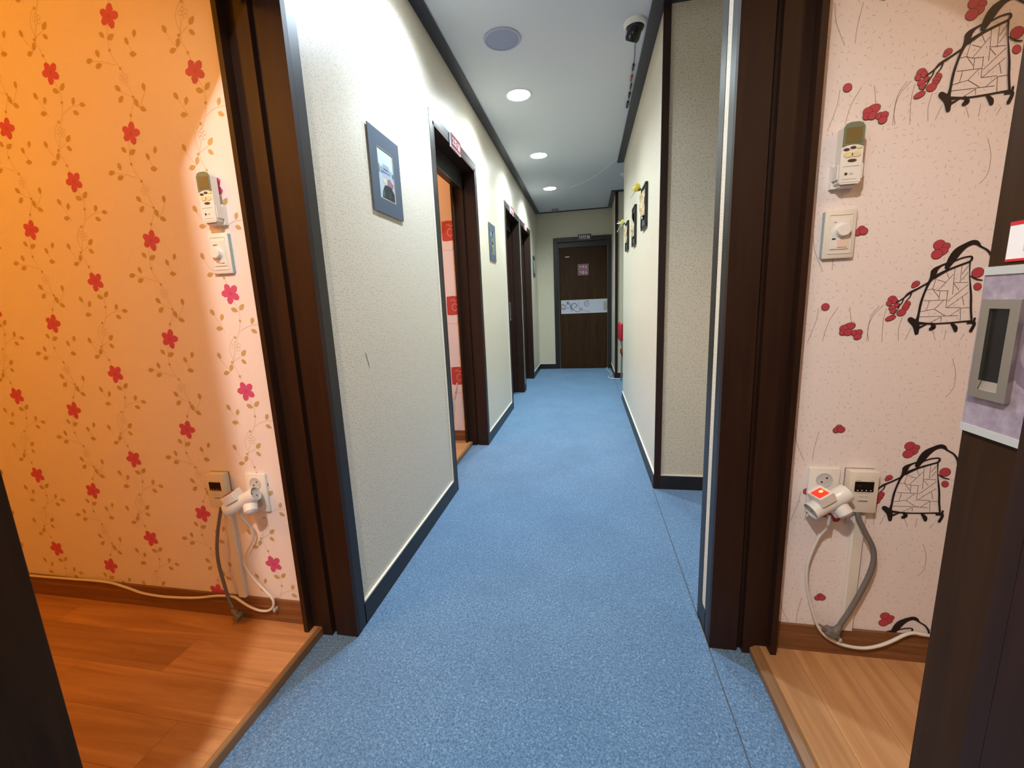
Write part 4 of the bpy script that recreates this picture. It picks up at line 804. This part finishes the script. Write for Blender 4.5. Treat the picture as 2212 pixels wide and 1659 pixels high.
def duct(loc, h, label):
    t_ = thing('cable_duct', label, 'duct', loc, 0, 'cable ducts')
    mb = MB(); mb.prism([(-0.0155, -0.0005), (-0.0155, -0.009), (-0.012, -0.013), (0.012, -0.013), (0.0155, -0.009), (0.0155, -0.0005)], 0, h, M_CREAM, 'z'); mb.build('cover', t_)
    mb = MB()
    for s_ in (-1, 1): a, b = sorted((s_ * 0.0156, s_ * 0.0168)); mb.box(a, b, -0.004, -0.0005, 0, h, M_WHITE)
    mb.build('base_rail', t_)
duct((-1.196, YWL, 0.1105), 0.345, 'cream cable duct running down from the controller on the flowered wall'); duct((0.729, YWR, 0.1105), 0.373, 'white cable duct running down from the controller on the plum blossom wall')
def cord(name, pts, r, m, label, n=10):
    o = Vector(pts[0]); mb = MB(); mb.tube([Vector(p) - o for p in pts], r, m, n, 6); ob = mb.build(name, None, True); ob.location = o
    return tag(ob, label, 'cable')
yw = YWL
cord('adapter_cable', [(-1.093, 1.043, 0.473), (-1.100, 1.05, 0.44), (-1.098, 1.07, 0.40), (-1.103, 1.083, 0.35), (-1.148, 1.085, 0.285), (-1.158, 1.083, 0.245), (-1.128, 1.08, 0.195), (-1.085, 1.076, 0.155), (-1.060, 1.074, 0.128), (-1.062, 1.074, 0.100), (-1.085, 1.074, 0.081), (-1.12, 1.074, 0.078), (-1.155, 1.074, 0.088), (-1.19, 1.076, 0.104), (-1.225, 1.080, 0.116), (-1.29, 1.080, 0.113), (-1.37, 1.078, 0.099), (-1.45, 1.077, 0.092), (-1.53, 1.077, 0.089), (-1.615, 1.078, 0.093), (-1.69, 1.08, 0.108), (-1.777, 1.081, 0.121), (-1.955, 1.084, 0.116), (-2.15, 1.084, 0.112), (-2.4, 1.084, 0.113), (-2.7, 1.084, 0.113)], 0.0042, M_WHITECORD, 'white cord looping from the adapter and along the skirting of the left room')
cord('controller_cable', [(-1.208, 1.082, 0.457), (-1.214, 1.078, 0.43), (-1.232, 1.075, 0.37), (-1.248, 1.074, 0.30), (-1.252, 1.074, 0.235), (-1.243, 1.072, 0.17), (-1.232, 1.069, 0.115), (-1.214, 1.064, 0.088)], 0.0052, M_GREYCORD, 'grey cord hanging from the heating controller of the left room')
cord('adapter_cable', [(0.628, 1.153, 0.489), (0.632, 1.160, 0.462), (0.640, 1.178, 0.44), (0.628, 1.190, 0.405), (0.610, 1.192, 0.335), (0.607, 1.192, 0.29), (0.614, 1.192, 0.235), (0.633, 1.190, 0.165), (0.648, 1.187, 0.125), (0.668, 1.186, 0.098), (0.702, 1.186, 0.078), (0.735, 1.186, 0.070), (0.769, 1.186, 0.070), (0.80, 1.186, 0.080), (0.83, 1.186, 0.098), (0.865, 1.19, 0.121), (0.89, 1.194, 0.127), (0.914, 1.194, 0.124), (1.0, 1.197, 0.117), (1.3, 1.197, 0.115)], 0.0045, M_WHITECORD, 'white cord looping from the lit adapter down to the skirting of the right room')
cord('controller_cable', [(0.715, 1.19, 0.486), (0.719, 1.186, 0.465), (0.735, 1.183, 0.43), (0.757, 1.182, 0.385), (0.762, 1.182, 0.345), (0.755, 1.182, 0.30), (0.742, 1.182, 0.255), (0.724, 1.181, 0.203), (0.708, 1.180, 0.165), (0.697, 1.179, 0.142)], 0.0066, M_GREYCORD, 'grey cord hanging from the heating controller of the right room')
def plug(loc, ry, label):
    t_ = thing('power_plug', label, 'plug', loc, 0, 'loose power plugs'); t_.rotation_euler = (0, ry, 0)
    mb = MB(); mb.lathe([(0.0068, 0.02), (0.0085, 0.012), (0.0095, 0.004), (0.012, -0.002)], M_GREYCORD, 20); mb.build('strain_relief', t_, True)
    mb = MB(); mb.rbox(-0.024, 0.009, -0.0125, 0.0125, -0.022, 0.0, M_GREYCORD, 0.006, 3); mb.build('plug_body', t_, True)
    for k in (-1, 1):
        mb = MB(); mb.tube([(-0.023, k * 0.0075, -0.011), (-0.042, k * 0.0075, -0.011)], 0.0024, M_CHROME, 8, 1); mb.build('pin', t_, True)
plug((0.687, 1.176, 0.126), 0.52, 'grey loose plug hanging at the end of the right controller cord')
plug((-1.200, 1.060, 0.070), -0.95, 'grey loose plug lying on the skirting of the left room')
for lab, loc in (('small cable clip under the white cord in the right room', (0.7055, YWR - 0.013, 0.088)), ('small cable clip at the lowest loop of the white cord in the left room', (-1.0585, YWL - 0.013, 0.086))):
    t_ = thing('cable_clip', lab, 'clip', loc)
    mb = MB(); mb.rbox(-0.004, 0.004, -0.018, -0.0002, -0.006, 0.006, mat('clear_grey', srgb(178, 180, 178), 0.3), 0.0015, 1); mb.build('clamp', t_)
    mb = MB(); mb.lathe([(0.0022, 0), (0.002, 0.0015), (0.0002, 0.002)], M_CHROME, 10, Matrix.Translation((0.0, -0.018, -0.002)) @ Matrix.Rotation(PI / 2, 4, 'X')); mb.build('nail', t_)
cord('room_cable', [(-0.99, 3.0, 0.50), (-1.005, 2.995, 0.44), (-1.03, 2.99, 0.40), (-1.022, 2.99, 0.33), (-1.03, 2.99, 0.26), (-1.06, 2.99, 0.20), (-1.10, 2.99, 0.16)], 0.006, M_WHITECORD, 'white cord hanging in the room behind the second left doorway')
cord('floor_cable', [(0.315, 6.79, 0.006), (0.288, 6.70, 0.005), (0.315, 6.45, 0.005), (0.345, 6.25, 0.005), (0.352, 6.12, 0.005), (0.315, 6.02, 0.005), (0.288, 5.92, 0.005), (0.30, 5.84, 0.005), (0.34, 5.795, 0.005), (0.46, 5.785, 0.005), (0.8, 5.78, 0.005)], 0.005, M_WHITECORD, 'white cord lying on the carpet by the end door')
# red chair in the far side passage
t_ = thing('chair', 'red padded chair just showing in the far side passage', 'chair', (0.60, 5.50, 0.0))
M_REDPAD = mat('red_vinyl', srgb(186, 38, 52), 0.4); M_BROWNPAD = mat('brown_vinyl', srgb(104, 46, 32), 0.45)
mb = MB(); mb.rbox(-0.205, -0.165, -0.18, 0.18, 0.56, 0.785, M_REDPAD, 0.018, 3); mb.build('backrest', t_, True)
mb = MB(); mb.rbox(-0.175, 0.19, -0.19, 0.19, 0.36, 0.44, M_BROWNPAD, 0.02, 3); mb.build('seat', t_, True)
for sx in (-0.15, 0.16):
    for sy in (-0.16, 0.16):
        mb = MB(); mb.tube([(sx, sy, 0.365), (sx * 1.06, sy * 1.06, 0.001)], 0.011, M_STEEL, 10, 1); mb.build('leg', t_, True)
for sy in (-0.15, 0.15):
    mb = MB(); mb.tube([(-0.14, sy, 0.40), (-0.16, sy, 0.48), (-0.172, sy, 0.60)], 0.009, M_STEEL, 8); mb.build('back_support', t_, True)
